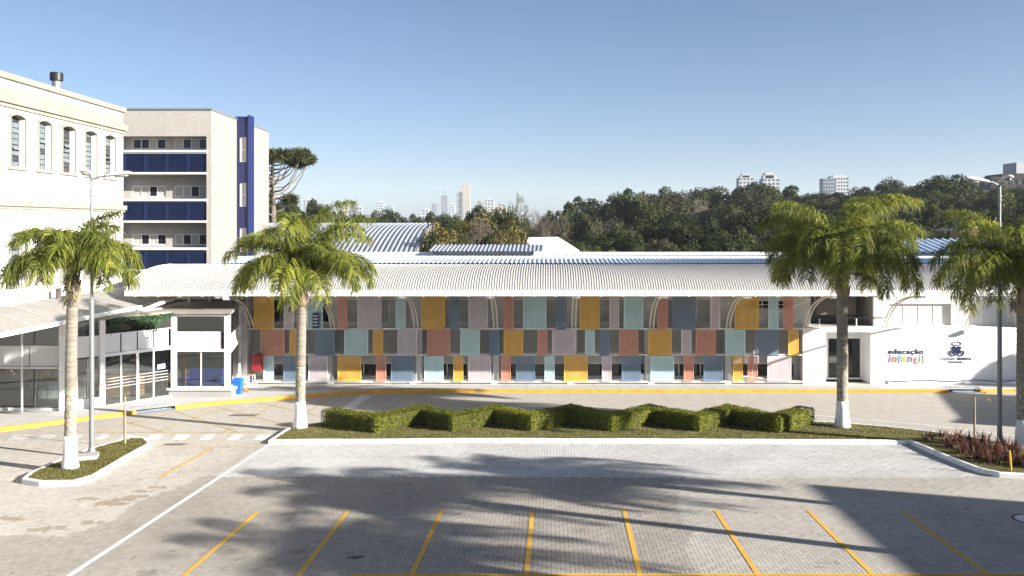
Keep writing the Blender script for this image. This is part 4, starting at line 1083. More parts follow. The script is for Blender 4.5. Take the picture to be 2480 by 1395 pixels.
# diagonal doors
C0 = Vector((XA(243,38.3), 38.3, 0)); C1 = Vector((XA(414,40.9), 40.9, 0)); uD = (C1-C0).normalized(); nD = Vector((uD.y, -uD.x, 0)); LD = (C1-C0).length
zd0, zd1 = zs(39.3)+0.02, 2.70
frame_post(C0, uD, nD, 0.06, zs(38.3)-0.1, 4.3, 0.12, 0.1)
for k in range(1, 4): frame_post(C0, uD, nD, 0.15+(LD-0.25)*k/4, zd0, zd1-0.07, 0.035 if k != 2 else 0.06, 0.04)
frame_rail(C0, uD, nD, 0.18, LD, zd1, 0.07, 0.08); frame_rail(C0, uD, nD, 0.18, LD, zd0, 0.035, 0.09); frame_rail(C0, uD, nD, 0.18, LD, zd1+0.93, 0.02, 0.05)
for k in range(4):
    s0 = 0.15+(LD-0.25)*k/4+0.05; s1 = 0.15+(LD-0.25)*(k+1)/4-0.05
    g = pane(C0, uD, nD, s0, s1, zd0+0.04, zd1-0.08, 'glass', 0.0, 'sliding_door')
    for r in range(4):
        q = MB(); bar(q, C0, uD, nD, s0, s1, 1.18+r*0.14, 1.215+r*0.14, -0.012, -0.008); q.build('frosted_stripe', M['concrete'], g)
    pane(C0, uD, nD, s0-0.02, s1+0.02, zd1+0.08, zd1+0.90, 'panel_white', 0.0, 'infill_panel')
pane(C0, uD, nD, 0.2, LD, zd1+0.96, 4.2)
hd = MB(); bar(hd, C0, uD, nD, 0.15+(LD-0.25)/2-0.09, 0.15+(LD-0.25)/2+0.09, 1.3, 1.42, -0.09, -0.045); hd.build('door_lock', M['white_metal'], shop)
nt_ = MB(); bar(nt_, C0, uD, nD, LD*0.80, LD*0.91, 1.74, 1.96, -0.014, -0.009); nt_.build('paper_notice', M['limewash'], shop)
# angled glass with a low wall, then the bay on the left
D0 = Vector((XA(152,37.4), 37.4, 0)); uE = (C0-D0).normalized(); nE = Vector((uE.y, -uE.x, 0)); LE = (C0-D0).length
q = MB(); bar(q, D0, uE, nE, 0.1, LE-0.06, zs(37.6)-0.2, zs(37.6)+0.42, -0.05, 0.12); q.build('low_wall', M['white_wall'], shop)
frame_post(D0, uE, nE, 0.0, zs(37.4)-0.1, 4.3, 0.16, 0.16)
pane(D0, uE, nE, 0.16, LE-0.06, zs(37.6)+0.43, 2.6); pane(D0, uE, nE, 0.16, LE-0.06, 2.68, 3.62, 'panel_white', 0.02, 'infill_panel'); pane(D0, uE, nE, 0.16, LE-0.06, 3.64, 4.25)
for k in (0.38, 0.66): frame_post(D0, uE, nE, LE*k, zs(37.6)+0.43, 2.6, 0.015, 0.03)
F1 = Vector((XA(-90,37.5), 37.5, 0)); uG = (D0-F1).normalized(); nG = Vector((uG.y,-uG.x,0)); LG = (D0-F1).length
zg = zs(37.5)
frame_rail(F1, uG, nG, 0, LG-0.16, zg+0.05, 0.07, 0.08); frame_rail(F1, uG, nG, 0, LG-0.16, ZA(890,37.5), 0.04, 0.06); frame_rail(F1, uG, nG, 0, LG-0.16, ZA(838,37.5), 0.03, 0.06)
pane(F1, uG, nG, 0, LG-0.16, zg+0.13, ZA(890,37.5)-0.05); pane(F1, uG, nG, 0, LG-0.16, ZA(838,37.5)+0.04, 4.3)
for s0, s1 in ((0.0, LG*0.36), (LG*0.37, LG*0.66), (LG*0.67, LG-0.18)): pane(F1, uG, nG, s0, s1, ZA(890,37.5)+0.05, ZA(838,37.5)-0.04, 'panel_white', 0.01, 'infill_panel')
# roof, floor and back walls of the room behind
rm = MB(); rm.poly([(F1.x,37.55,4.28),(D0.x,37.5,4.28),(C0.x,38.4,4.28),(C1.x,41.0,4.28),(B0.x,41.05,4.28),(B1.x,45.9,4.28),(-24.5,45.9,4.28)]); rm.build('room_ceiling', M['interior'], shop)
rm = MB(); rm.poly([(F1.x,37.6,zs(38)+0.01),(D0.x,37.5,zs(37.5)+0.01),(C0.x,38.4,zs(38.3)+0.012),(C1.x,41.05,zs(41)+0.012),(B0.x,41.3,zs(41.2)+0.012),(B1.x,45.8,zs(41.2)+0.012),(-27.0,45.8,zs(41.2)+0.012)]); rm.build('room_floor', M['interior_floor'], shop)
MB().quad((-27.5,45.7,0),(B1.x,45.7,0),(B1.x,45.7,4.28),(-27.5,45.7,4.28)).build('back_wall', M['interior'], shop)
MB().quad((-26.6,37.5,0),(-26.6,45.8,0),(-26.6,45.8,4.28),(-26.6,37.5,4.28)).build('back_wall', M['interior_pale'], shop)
MB().box(-25.0, -21.9, 40.2, 40.3, 0.3, 4.28).build('partition', M['interior_pale'], shop)
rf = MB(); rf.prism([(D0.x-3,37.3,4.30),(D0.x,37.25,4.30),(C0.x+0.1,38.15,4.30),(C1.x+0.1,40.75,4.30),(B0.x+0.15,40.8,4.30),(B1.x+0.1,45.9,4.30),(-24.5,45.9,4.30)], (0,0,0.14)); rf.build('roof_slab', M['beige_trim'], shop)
# beam lattice under the canopy end
for z in (4.62, 4.92, 5.22): MB().box(-21.0, -16.3, 45.5, 45.6, z, z+0.07).build('lattice_rail', M['cream_metal'], shop)
for x in (-20.3, -19.2, -18.1, -17.0): MB().box(x-0.04, x+0.04, 45.42, 45.498, 4.45, 5.6).build('lattice_post', M['cream_metal'], shop)
MB().box(-21.2, -16.3, 45.7, 45.8, 4.45, 6.3).build('upper_wall', M['beige_trim'], shop)
# things inside
dk = thing('reception_desk', (-20.6, 40.6, zs(40.5)), 'wooden reception desk seen through the glass doors', 'desk')
MB().box(-21.5,-19.6,40.7,41.3,zs(40.5)+0.012,zs(40.5)+1.0).build('front', M['wood'], dk); MB().box(-21.6,-19.5,40.62,41.4,zs(40.5)+1.0,zs(40.5)+1.05).build('top', M['wood'], dk)
pl_ = thing('wooden_frame', (-18.9, 42.2, zs(41.2)), 'tall wooden door frame inside the glass doors', 'door frame')
MB().box(-19.55,-19.35,42.1,42.3,zs(41.2)+0.012,2.5).build('post', M['wood'], pl_); MB().box(-18.2,-18.0,42.1,42.3,zs(41.2)+0.012,2.5).build('post', M['wood'], pl_); MB().box(-19.55,-18.0,42.1,42.3,2.501,2.7).build('head', M['wood'], pl_)
bs = thing('car_reflection_stand_in', (-17.6, 43.0, zs(41.2)), 'blue sofa shape added in place of a car reflection in the corner window', 'reflection stand-in')  # added seat-like blue shape, in place of a car mirrored in the glass
fz = zs(41.2)+0.012
MB().box(-18.3,-16.6,42.6,43.3,fz,fz+0.45).build('seat', M['person_blue'], bs); MB().box(-18.3,-16.6,43.3,43.55,fz,fz+0.95).build('backrest', M['person_blue'], bs)
for x in (-18.5,-16.6): MB().box(x,x+0.2,42.6,43.55,fz,fz+0.65).build('arm', M['person_blue'], bs)
mu = thing('mural_board', (-18.3, 44.9, 1.9), 'pale mural board with orange, yellow and purple shapes inside the corner window', 'mural')
MB().box(-19.8,-16.9,44.9,44.95,1.65,2.75).build('board', M['interior_pale'], mu)
for (cx,cz,rx,rz,c) in ((-17.6,2.3,0.55,0.24,(0.6,0.2,0.08)),(-16.75,2.35,0.2,0.26,(0.65,0.45,0.1)),(-15.9,2.3,0.42,0.36,(0.25,0.09,0.18)),(-17.2,1.9,0.25,0.12,(0.12,0.3,0.1))):
    MB().prism([(cx-1.5+rx*math.cos(a),44.89,cz+rz*math.sin(a)*(1+0.12*math.sin(3*a))) for a in np.linspace(0,2*math.pi,20,endpoint=False)], (0,-0.02,0)).build('painted_shape', mat('mural_paint', c, 0.8, 0.1), mu)
pb = thing('paper_display', (-23.0, 39.0, zs(37.6)), 'rack of white papers behind the left glass', 'display rack')
fz2 = zs(38.0)+0.012
for z in (0.55, 1.05, 1.5): MB().box(-23.9,-21.7,39.2,39.24,fz2+z,fz2+z+0.04).build('shelf_rail', M['wood'], pb)
for x in (-23.88,-21.75): MB().box(x,x+0.05,39.18,39.26,fz2,fz2+1.75).build('post', M['wood'], pb)
for k in range(18):
    x = -23.75+0.21*(k % 9)+random.uniform(-.03,.03); z = fz2+0.62+0.5*(k//9)+random.uniform(-.05,.05)
    MB().obox((x,39.15,z+0.14),(0.085,0,random.uniform(-.02,.02)),(0,0.004,0),(0,0.01,0.15)).build('paper', M['limewash'], pb)
st = thing('stair_railing', (-23.5, 39.9, zs(37.6)), 'thin metal stair railing behind the left glass', 'railing')
rr = MB(); rr.tube([(-24.6,39.9,fz2+1.0),(-23.2,39.9,fz2+1.0)],0.025,6); rr.tube([(-23.2,39.9,fz2+2.0),(-21.9,39.9,fz2+1.2)],0.025,6); rr.build('handrail', M['cream_metal'], st)
for k in range(9): MB().tube([(-24.6+k*0.16,39.9,fz2),(-24.6+k*0.16,39.9,fz2+1.0)],0.014,5).build('baluster', M['cream_metal'], st)
# ivy hanging over the doors
def leaf_cloud(name, pts, nrm, size, m, parent=None, aspect=0.6, off=None):
    n = len(pts); a = RNG.normal(0,1,(n,3)); nrm = nrm+0.55*a; nrm /= np.linalg.norm(nrm,axis=1,keepdims=True)+1e-9
    t = np.cross(nrm, RNG.normal(0,1,(n,3))); t /= np.linalg.norm(t,axis=1,keepdims=True)+1e-9; b = np.cross(nrm,t)
    s = size*RNG.uniform(0.6,1.35,(n,1)); s2 = s*aspect
    v = np.stack([pts-t*s, pts-b*s2, pts+t*s, pts+b*s2],1).reshape(-1,3)
    return np_obj(name, v, np.arange(4*n).reshape(-1,4), m, parent, off=off)
iv = thing('hanging_ivy', (-19.2, 39.3, 4.2), 'green ivy hanging over the glass doors', 'plant')
ns = 2600; s = RNG.uniform(0.1,1,ns)*LD; dep = np.abs(RNG.normal(0,1,ns))*0.28*(0.55+0.45*np.sin(s*3.1+1)); zz_ = 4.33-dep
pts = np.array(C0)[None]+np.array(uD)[None]*s[:,None]; pts[:,2] = zz_; pts += np.array(nD)[None]*(0.10+0.16*RNG.random(ns))[:,None]
leaf_cloud('foliage', pts, np.tile(np.array(nD),(ns,1)), 0.055, M['ivy'], iv)
# person behind the doors
def person(loc, rz, label):
    r = thing('person', loc, label, 'person', rz=rz)
    def skinned(name, verts, edges, radii, m, root):
        me = bpy.data.meshes.new(name); me.from_pydata(verts, edges, []); me.materials.append(m)
        o = bpy.data.objects.new(name, me); COL.objects.link(o); o.parent = r
        md = o.modifiers.new('skin','SKIN'); 
        sv = me.skin_vertices[0].data if me.skin_vertices else None
        if sv is None:
            bm = bmesh.new(); bm.from_mesh(me); bm.verts.layers.skin.verify(); bm.to_mesh(me); bm.free(); sv = me.skin_vertices[0].data
        for i, rad in enumerate(radii): sv[i].radius = (rad, rad)
        sv[root].use_root = True
        o.modifiers.new('sub','SUBSURF').render_levels = 1; o.modifiers['sub'].levels = 1
        return o
    V = [(0,0,0.95),(0,0,1.15),(0,0.01,1.40),(0,0,1.50),(0,-0.02,1.62),(0,-0.02,1.70),(0.18,0,1.40),(0.26,-0.02,1.14),(0.22,-0.18,0.95),(-0.18,0,1.40),(-0.27,-0.04,1.14),(-0.2,-0.2,1.0),(0.10,0,0.9),(0.11,-0.03,0.5),(0.11,0.03,0.1),(-0.10,0,0.9),(-0.12,-0.05,0.5),(-0.13,-0.02,0.1)]
    E = [(0,1),(1,2),(2,3),(3,4),(4,5),(2,6),(6,7),(7,8),(2,9),(9,10),(10,11),(0,12),(12,13),(13,14),(0,15),(15,16),(16,17)]
    skinned('body', V, E, [0.13,0.13,0.13,0.06,0.09,0.08,0.07,0.05,0.038,0.07,0.05,0.038,0.09,0.06,0.045,0.09,0.06,0.045], M['skin'], 0)
    J = [(0,0,0.95),(0,0,1.2),(0,0.01,1.42),(0.19,0,1.41),(0.27,-0.02,1.14),(0.225,-0.16,0.97),(-0.19,0,1.41),(-0.28,-0.04,1.14),(-0.205,-0.18,1.02)]
    skinned('jacket', J, [(0,1),(1,2),(2,3),(3,4),(4,5),(2,6),(6,7),(7,8)], [0.17,0.18,0.16,0.095,0.075,0.06,0.095,0.075,0.06], M['person_blue'], 0)
    T = [(0,0,0.97),(0.10,0,0.88),(0.11,-0.03,0.5),(0.11,0.03,0.09),(-0.10,0,0.88),(-0.12,-0.05,0.5),(-0.13,-0.02,0.09)]
    skinned('trousers', T, [(0,1),(1,2),(2,3),(0,4),(4,5),(5,6)], [0.15,0.11,0.08,0.065,0.11,0.08,0.065], M['dark_cloth'], 0)
    for x, y in ((0.11,0.03),(-0.13,-0.02)):
        MB().loft([[(x-.045,y+.06,0),(x+.045,y+.06,0),(x+.04,y+.05,.08),(x-.04,y+.05,.08)],[(x-.05,y-.08,0),(x+.05,y-.08,0),(x+.04,y-.08,.07),(x-.04,y-.08,.07)],[(x-.03,y-.2,0),(x+.03,y-.2,0),(x+.02,y-.19,.03),(x-.02,y-.19,.03)]]).build('shoe', M['limewash'], None).parent = r
    h = MB(); rings = []
    for k in range(6):
        t = k/5; z = 1.62+0.18*t; rad = 0.115*math.sqrt(max(0.02,1-(t*1.0)**2))
        rings.append([(rad*math.cos(a), 0.005+rad*1.1*math.sin(a), z) for a in np.linspace(0,2*math.pi,12,endpoint=False)])
    h.loft(rings).build('hair', M['hair'], None, smooth=True).parent = r
    return r
person((XA(395,41.9), 41.9, zs(41.2)+0.012), math.radians(25), 'person in a blue jacket and dark trousers behind the glass doors')

# ---- small things by the corner of the front
fb = thing('fire_hose_cabinet', (XA(623,46.2), 46.0, ZA(880,46.0)), 'red fire hose cabinet on the grey corner wall', 'cabinet')
x0, x1 = XA(612,45.6), XA(634,45.6); z0, z1 = ZA(897,45.6), ZA(860,45.6)
MB().box(x0,x1,45.45,46.7,z0,z1).build('box', M['red'], fb); MB().box(x0+0.03,x1-0.03,45.43,45.449,z0+0.03,z1-0.03).build('door', M['red'], fb)
MB().prism([((x0+x1)/2+0.09*math.cos(a),45.428,(z0+z1)/2+0.09*math.sin(a)) for a in np.linspace(0,2*math.pi,14,endpoint=False)],(0,-0.01,0)).build('glass_disc', M['rust'], fb)
bz = zs(42.0)
bi = thing('waste_bin', (XA(576,41.9), 41.9, bz), 'blue plastic waste bin beside the glass entrance', 'bin')
bx, by = XA(576,41.9), 41.9
def rect(cx, cy, w, d, z): return [(cx-w,cy-d,z),(cx+w,cy-d,z),(cx+w,cy+d,z),(cx-w,cy+d,z)]
MB().loft([rect(bx,by,.17,.17,bz),rect(bx,by,.22,.22,bz+0.62)]).build('body', M['bin_blue'], bi)
MB().loft([rect(bx,by,.235,.235,bz+0.62),rect(bx,by,.225,.225,bz+0.70),rect(bx+.02,by,.14,.16,bz+0.78)]).build('lid', M['bin_blue'], bi)
cx_, cy_ = XA(593,42.6), 42.6; cz_ = zs(42.6)
co = thing('traffic_cone', (cx_, cy_, cz_), 'orange traffic cone next to the blue bin', 'cone')
MB().loft([rect(cx_,cy_,.16,.16,cz_),rect(cx_,cy_,.16,.16,cz_+0.04)]).build('base', M['orange'], co)
MB().tube([(cx_,cy_,cz_+0.04),(cx_,cy_,cz_+0.2)],[0.12,0.085],14).build('cone', M['orange'], co); MB().tube([(cx_,cy_,cz_+0.2),(cx_,cy_,cz_+0.3)],[0.085,0.06],14).build('white_band', M['limewash'], co); MB().tube([(cx_,cy_,cz_+0.3),(cx_,cy_,cz_+0.45)],[0.06,0.025],14).build('tip', M['orange'], co)
sx_, sy_ = XA(606,44.2), 44.2; sz_ = zs(44.2)
so = thing('stool', (sx_, sy_, sz_), 'small white metal stool with a wood top by the corner', 'stool')
MB().box(sx_-.2,sx_+.2,sy_-.2,sy_+.2,sz_+0.62,sz_+0.66).build('seat', M['stake'], so)
for a in (-1,1):
    for b in (-1,1): MB().tube([(sx_+a*.17,sy_+b*.17,sz_+0.62),(sx_+a*.23,sy_+b*.23,sz_)],0.02,6).build('leg', M['white_metal'], so)
MB().tube([(sx_-.2,sy_-.2,sz_+.28),(sx_+.2,sy_-.2,sz_+.28)],0.015,6).build('stretcher', M['white_metal'], so)

# ---- tall cream and blue building -------------------------------------------------------
Y2 = 58.2
tower = thing('blue_banded_building', (-26, 62, 0), 'tall cream tiled building with navy louvre bands and a blue fin', 'building')
z2 = lambda py: ZA(py, Y2); x2 = lambda px: XA(px, Y2)
XL2, XR2 = x2(280), x2(512); O2 = Vector((XL2, Y2, 0)); W2 = XR2-XL2; top = z2(265)
rec = [(330,367),(423,485),(540,603),(657,720)]
ops2 = [(x2(286)-XL2, x2(500)-XL2, z2(b), z2(a)) for a, b in rec]
ops3 = []
louv = [(372,417),(489,534),(607,652)]
for a, b in louv: ops3.append((x2(286)-XL2, x2(500)-XL2, z2(b), z2(a)))
wall_open(O2, UX, NY, W2, top, ops2+ops3, 0.5).build('front_wall', M['cream_tile_x'], tower)
for i, (a, b) in enumerate(rec):
    Or = Vector((XL2, Y2+1.1, 0))
    q = MB(); q.quad((x2(286),Y2+0.5,z2(b)),(x2(500),Y2+0.5,z2(b)),(x2(500),Y2+1.1,z2(b)),(x2(286),Y2+1.1,z2(b))); q.quad((x2(286),Y2+0.5,z2(a)),(x2(500),Y2+0.5,z2(a)),(x2(500),Y2+1.1,z2(a)),(x2(286),Y2+1.1,z2(a)))
    q.quad((x2(500),Y2+0.5,z2(b)),(x2(500),Y2+1.1,z2(b)),(x2(500),Y2+1.1,z2(a)),(x2(500),Y2+0.5,z2(a))); q.build('recess', M['cream_tile_x'], tower)
    wr = [(336,361),(450,477),(567,593),(684,710)][i]; zz2 = lambda py: ZA(py, Y2+1.1)
    wx = [(XA(320,Y2+1.1)-XL2, XA(402,Y2+1.1)-XL2), (XA(422,Y2+1.1)-XL2, XA(503,Y2+1.1)-XL2)]
    H_ = z2(a)-z2(b)+0.3; Ob = Vector((XL2, Y2+1.1, z2(b)-0.15))
    wall_open(Ob, UX, NY, W2-0.12, H_, [(c, d, zz2(wr[1])-Ob.z, zz2(wr[0])-Ob.z) for c, d in wx], 0.12).build('recess_wall', M['cream_tile_x'], tower)
    for c, d in wx: window(tower, Ob, UX, NY, c, d, zz2(wr[1])-Ob.z, zz2(wr[0])-Ob.z, 0.1, 4, 0.06, gm=random.choice([['blind','glass_dark','blind','glass_dark'],['blind','blind','glass_dark','blind'],['glass_dark','glass_dark','blind','glass_dark']]))
    q = MB().box(x2(284), x2(502), Y2-0.06, Y2-0.002, z2(b+1)-0.02, z2(b-3.5)).build('slab_edge', M['white_wall'], tower)
for a, b in louv:
    MB().box(x2(286), x2(500), Y2-0.05, Y2-0.001, z2(b+5), z2(b+0.8)).build('slab_edge', M['white_wall'], tower)
    MB().box(x2(286), x2(500), Y2+0.25, Y2+0.3, z2(b), z2(a)).build('panel_back', M['navy_louvre'], tower)
    for pa, pb_ in ((286,300),(302,350),(352.5,401.5),(404,453),(455,500)):
        fr = MB(); ring(fr, (0,0,0), UX, NY, x2(pa), x2(pb_), z2(b)+0.002, z2(a)-0.002, 0.05, Y2+.04, Y2+.12)
        f_ = fr.build('louvre_panel', M['navy_louvre'], tower)
        n = 16; sm = MB()
        for k in range(n):
            zc = z2(b)+(z2(a)-z2(b))*(k+0.5)/n
            MB().obox(((x2(pa)+x2(pb_))/2, Y2+0.10, zc), ((x2(pb_)-x2(pa))/2-.052,0,0), (0,0.05,0.03), (0,-0.004,0.007)).build('slat', M['navy_louvre'], f_)
# side facing the yard
cS = Vector((XR2, Y2, 0)); uS = Vector((-0.048,1,0)).normalized(); nS = Vector((uS.y,-uS.x,0))
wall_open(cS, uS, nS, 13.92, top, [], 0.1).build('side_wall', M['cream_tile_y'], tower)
SW = 0.84; pS = cS+uS*5.43; zf = 16.62                # blue stair shaft standing out from the side wall
OS = Vector((pS.x, pS.y, 0))
sops = [(0.22, 0.70, ZA(392,63.6), ZA(332,63.6)), (0.22, 0.70, ZA(500,63.6), ZA(443,63.6)), (0.22, 0.70, ZA(610,63.6), ZA(552,63.6))]
wall_open(OS, UX, NY, SW, zf, sops, 0.14).build('stair_shaft', M['blue_tile_x'], tower)
for o_ in sops: window(tower, OS, UX, NY, *o_, 0.12, 1, 0.04, gm='blind', trans=(o_[2]+o_[3])/2)
MB().box(OS.x+SW, OS.x+SW+0.06, OS.y-0.10, OS.y+1.15, 0, zf+0.12).build('fin', M['blue_tile'], tower)
MB().box(OS.x-0.2, OS.x+SW-0.002, OS.y+0.14, OS.y+1.1, 0, zf).build('shaft_core', M['navy_louvre'], tower)
q = MB(); q.quad((XL2-6,Y2,top),(XR2,Y2,top),cS+uS*13.92+ZV*top,(XL2-6,Y2+13.9,top)); q.build('roof', M['concrete'], tower)
q = MB(); bar(q, cS, uS, nS, -0.05, 8.2, top-0.06, top+0.06, -0.05, 0.2); bar(q, O2, UX, NY, -5, W2+0.05, top-0.05, top+0.07, -0.05, 0.2); bar(q, cS, uS, nS, 8.62, 13.92, top-0.06, top+0.06, -0.05, 0.2); q.build('coping', M['grey_metal'], tower)
q = MB(); e = cS+uS*13.9; q.quad(e, e+Vector((-12,0,0)), e+Vector((-12,0,top)), e+ZV*top); q.build('rear_wall', M['cream_tile_x'], tower)

# ---- buildings out of the picture on the right whose shadows cross the yard
def shade_block(name, pts, h, label, m='old_white'):
    c = sum((Vector((p[0], p[1], 0)) for p in pts), Vector((0,0,0)))/len(pts); t = thing(name, c, label, 'building')
    MB().prism([(x, y, -0.3) for x, y in pts], (0,0,h+0.3)).build('walls', M[m], t)
    MB().prism([(x, y, h+0.002) for x, y in pts], (0,0,0.16)).build('roof', M['concrete'], t)
    return t
TEL = math.tan(SUN_EL)
Lb = (9.16-0.7)/TEL
cB = Vector((7.71+0.93*Lb, 25.96-0.365*Lb)); e1 = Vector((0.95,-0.313)); e2 = Vector((-0.094,-1.0))
shade_block('yard_building', [tuple(cB), tuple(cB+e2*32), tuple(cB+e2*32+e1*14), tuple(cB+e1*14)], 9.0, 'plain white building outside the picture, shading the parking bays')

ORD = ['first','second','third','fourth','fifth','sixth','seventh','eighth','ninth','tenth','eleventh','twelfth','thirteenth','fourteenth','fifteenth','sixteenth','seventeenth','eighteenth','nineteenth','twentieth','twenty-first','twenty-second','twenty-third','twenty-fourth','twenty-fifth','twenty-sixth']

# ------------------------------------------------------------------ palms
def frond_mesh(name, rng, length, e0, bend, leafm, density=1.0, leaflen=0.55, roll=0.0):
    """one feather leaf in local space: stalk leaves the origin towards +X, leaflets hang from it"""
    N = 26; pts = [np.zeros(3)]; ang = e0; ds = length/N; side_sway = rng.normal(0, 0.25); yaw = 0.0; dirs = []
    for i in range(N):
        t = i/N; ang = e0-bend*(t**1.5); yaw = side_sway*t
        d = np.array([math.cos(ang)*math.cos(yaw), math.cos(ang)*math.sin(yaw), math.sin(ang)]); dirs.append(d); pts.append(pts[-1]+d*ds)
    dirs.append(dirs[-1]); pts = np.array(pts); dirs = np.array(dirs)
    nl = int(185*density)
    V = []; Fc = []
    ts = np.concatenate([np.linspace(0.17, 0.995, nl), np.linspace(0.18, 0.99, nl)]); sides = np.concatenate([np.ones(nl), -np.ones(nl)])
    for t, s in zip(ts, sides):
        x = t*N; i = min(N-1, int(x)); f = x-i; p = pts[i]*(1-f)+pts[i+1]*f; d = dirs[i]
        lat = np.cross(d, [0,0,1.0]); ln = np.linalg.norm(lat); lat = lat/ln if ln > 1e-3 else np.array([0,1.0,0]); upv = np.cross(lat, d)
        L = leaflen*(0.55+0.9*math.sin(min(1,t*1.02)*math.pi)**0.7*0.55)*rng.uniform(0.65, 1.3)
        fwd = rng.uniform(0.1, 0.8)+0.5*max(0,t-0.8); up_ = rng.uniform(-0.7, 0.95)*(1-0.4*t)
        v0 = s*lat*rng.uniform(0.55,1.0)+d*fwd+upv*up_; v0 /= np.linalg.norm(v0)
        g = np.array([0,0,-1.0]); droop = rng.uniform(0.8, 2.1)
        p1 = p+v0*L*0.4; v1 = v0+g*droop*0.8; v1 /= np.linalg.norm(v1); p2 = p1+v1*L*0.35; v2 = v1+g*droop*1.1; v2 /= np.linalg.norm(v2); p3 = p2+v2*L*0.33
        wv = np.cross(v0, rng.normal(0,1,3)); wv /= np.linalg.norm(wv)+1e-9
        w = rng.uniform(0.009, 0.016); n = len(V)
        V += [p-wv*w*0.6, p+wv*w*0.6, p1-wv*w, p1+wv*w, p2-wv*w*0.8, p2+wv*w*0.8, p3]
        Fc += [(n,n+1,n+3,n+2),(n+2,n+3,n+5,n+4),(n+4,n+5,n+6,n+6)]
    me = bpy.data.meshes.new(name)
    me.from_pydata([tuple(v) for v in V], [], [tuple(dict.fromkeys(f)) for f in Fc]); me.materials.append(leafm)
    st = MB(); st.tube([tuple(p) for p in pts], [0.032*(1-0.85*i/N)+0.004 for i in range(N+1)], 5)
    sm = st.mesh('stalk', M['rachis'])
    return me, sm

def palm(base, hc, top, reach, label, seed, nfr=20, density=1.0, leafm='palm_leaf', lean=(0,0), r0=0.19, droopy=0.0, lime=1.05):
    rng = np.random.default_rng(seed)
    t = thing('palm_tree', base, label, 'palm tree', 'palms round the yard')
    bz = base.z
    def cen(z): f = z/hc; return Vector((lean[0]*f*f, lean[1]*f*f, z))
    # ringed trunk
    N = 70; rings = []; zs_ = np.linspace(lime, hc-0.9, N)
    seg = 18
    for i, z in enumerate(zs_):
        r = r0*(1.02-0.14*abs(z/hc-0.45)) + 0.006*math.sin(i*2.1)+rng.normal(0, 0.003); c = cen(z)
        rings.append([(c.x+r*math.cos(a), c.y+r*math.sin(a), c.z) for a in np.linspace(0,2*math.pi,seg,endpoint=False)])
    k = 26
    MBl = MB().loft(rings[:k]).build('lower_trunk', M['lichen_bark'], None, True); MBl.parent = t
    o = MB().loft(rings[k-1:]).build('trunk', M['palm_bark'], None, True); o.parent = t
    rings = []
    for z, r in ((0,0.30),(0.12,0.272),(0.4,0.235),(0.75,0.212),(lime,0.203)):
        rr = r*r0/0.19; rings.append([(rr*math.cos(a)*(1+rng.normal(0,.012)), rr*math.sin(a)*(1+rng.normal(0,.012)), z-(0.06 if z == 0 else 0)) for a in np.linspace(0,2*math.pi,seg,endpoint=False)])
    o = MB().loft(rings).build('limewashed_base', M['limewash'], None, True); o.parent = t
    # leaf bases
    bt = MB(); c0 = cen(hc-0.95); rings = []
    for z, r in ((hc-0.95,r0*1.02),(hc-0.75,r0*1.12),(hc-0.45,r0*1.05),(hc-0.15,r0*0.8),(hc+0.05,r0*0.55)):
        c = cen(z); rings.append([(c.x+r*math.cos(a), c.y+r*math.sin(a), z) for a in np.linspace(0,2*math.pi,12,endpoint=False)])
    o = bt.loft(rings).build('crown_shaft', M['palm_boot'], None, True); o.parent = t
    for i in range(11):
        a = i*2.4; z = hc-0.95+0.085*i; r = r0*(1.05-0.03*i); c = cen(z); d = Vector((math.cos(a), math.sin(a), 0)); s = Vector((-d.y, d.x, 0))
        q = MB(); q.loft([[c+d*r*0.85+s*0.11, c+d*(r+0.03)+s*0.09, c+d*(r+0.03)-s*0.09, c+d*r*0.85-s*0.11],
                          [c+d*(r+0.02)+s*0.07+ZV*0.22, c+d*(r+0.07)+s*0.05+ZV*0.22, c+d*(r+0.07)-s*0.05+ZV*0.22, c+d*(r+0.02)-s*0.07+ZV*0.22],
                          [c+d*(r+0.06)+s*0.03+ZV*0.42, c+d*(r+0.09)+s*0.02+ZV*0.42, c+d*(r+0.09)-s*0.02+ZV*0.42, c+d*(r+0.06)-s*0.03+ZV*0.42]])
        o = q.build('leaf_base', M['palm_boot'], None); o.parent = t
    cc = cen(hc-0.05)
    H = top-hc
    for i in range(nfr):
        f = i/(nfr-1); az = i*2.39996+rng.normal(0, 0.15)
        e0 = math.radians(89-50*f**0.9+rng.normal(0, 5)); ln = (reach*1.26*(1.0-0.10*abs(f-0.45))+(H-0.66*reach*1.26)*1.25*max(0, 1-1.8*f))*rng.uniform(0.88, 1.1)
        bend = math.radians(100+18*math.sin(f*3.1)+30*f+22*droopy+rng.normal(0, 10))
        me, sm = frond_mesh('frond', rng, ln, e0, bend, M[leafm], density, 0.70+0.10*reach/3)
        o = inst('frond', me, t, tuple(cc+Vector((0.06*math.cos(az),0.06*math.sin(az),0.0))), az)
        inst('stalk', sm, o)
    if nfr > 17:                                       # last year's flower stalk and a dead leaf hanging
        me, sm = frond_mesh('frond', rng, 1.9, math.radians(5), math.radians(95), M['leaf_dull'], 0.5, 0.4)
        o = inst('dry_frond', me, t, tuple(cc), rng.uniform(0, 6.28)); inst('stalk', sm, o)
    return t
def on_isl(px, py, dz=0.13):                          # a spot on the raised turf of an island
    y = (14407.0-dz*F)/(py-617.0); return Vector((XA(px, y), y, gz(y)+dz))
palm(on_isl(170,1134), 6.3, 8.0, 1.9, 'palm with limewashed foot on the small island at left', 11, 22, 0.95, r0=0.175, lean=(0.1,0))
palm(on_isl(727,1036), 5.75, 8.75, 2.65, 'palm with limewashed foot at the left tip of the long island', 23, 32, 1.1, 'palm_leaf2', r0=0.19, lean=(0.1,0), droopy=0.1)
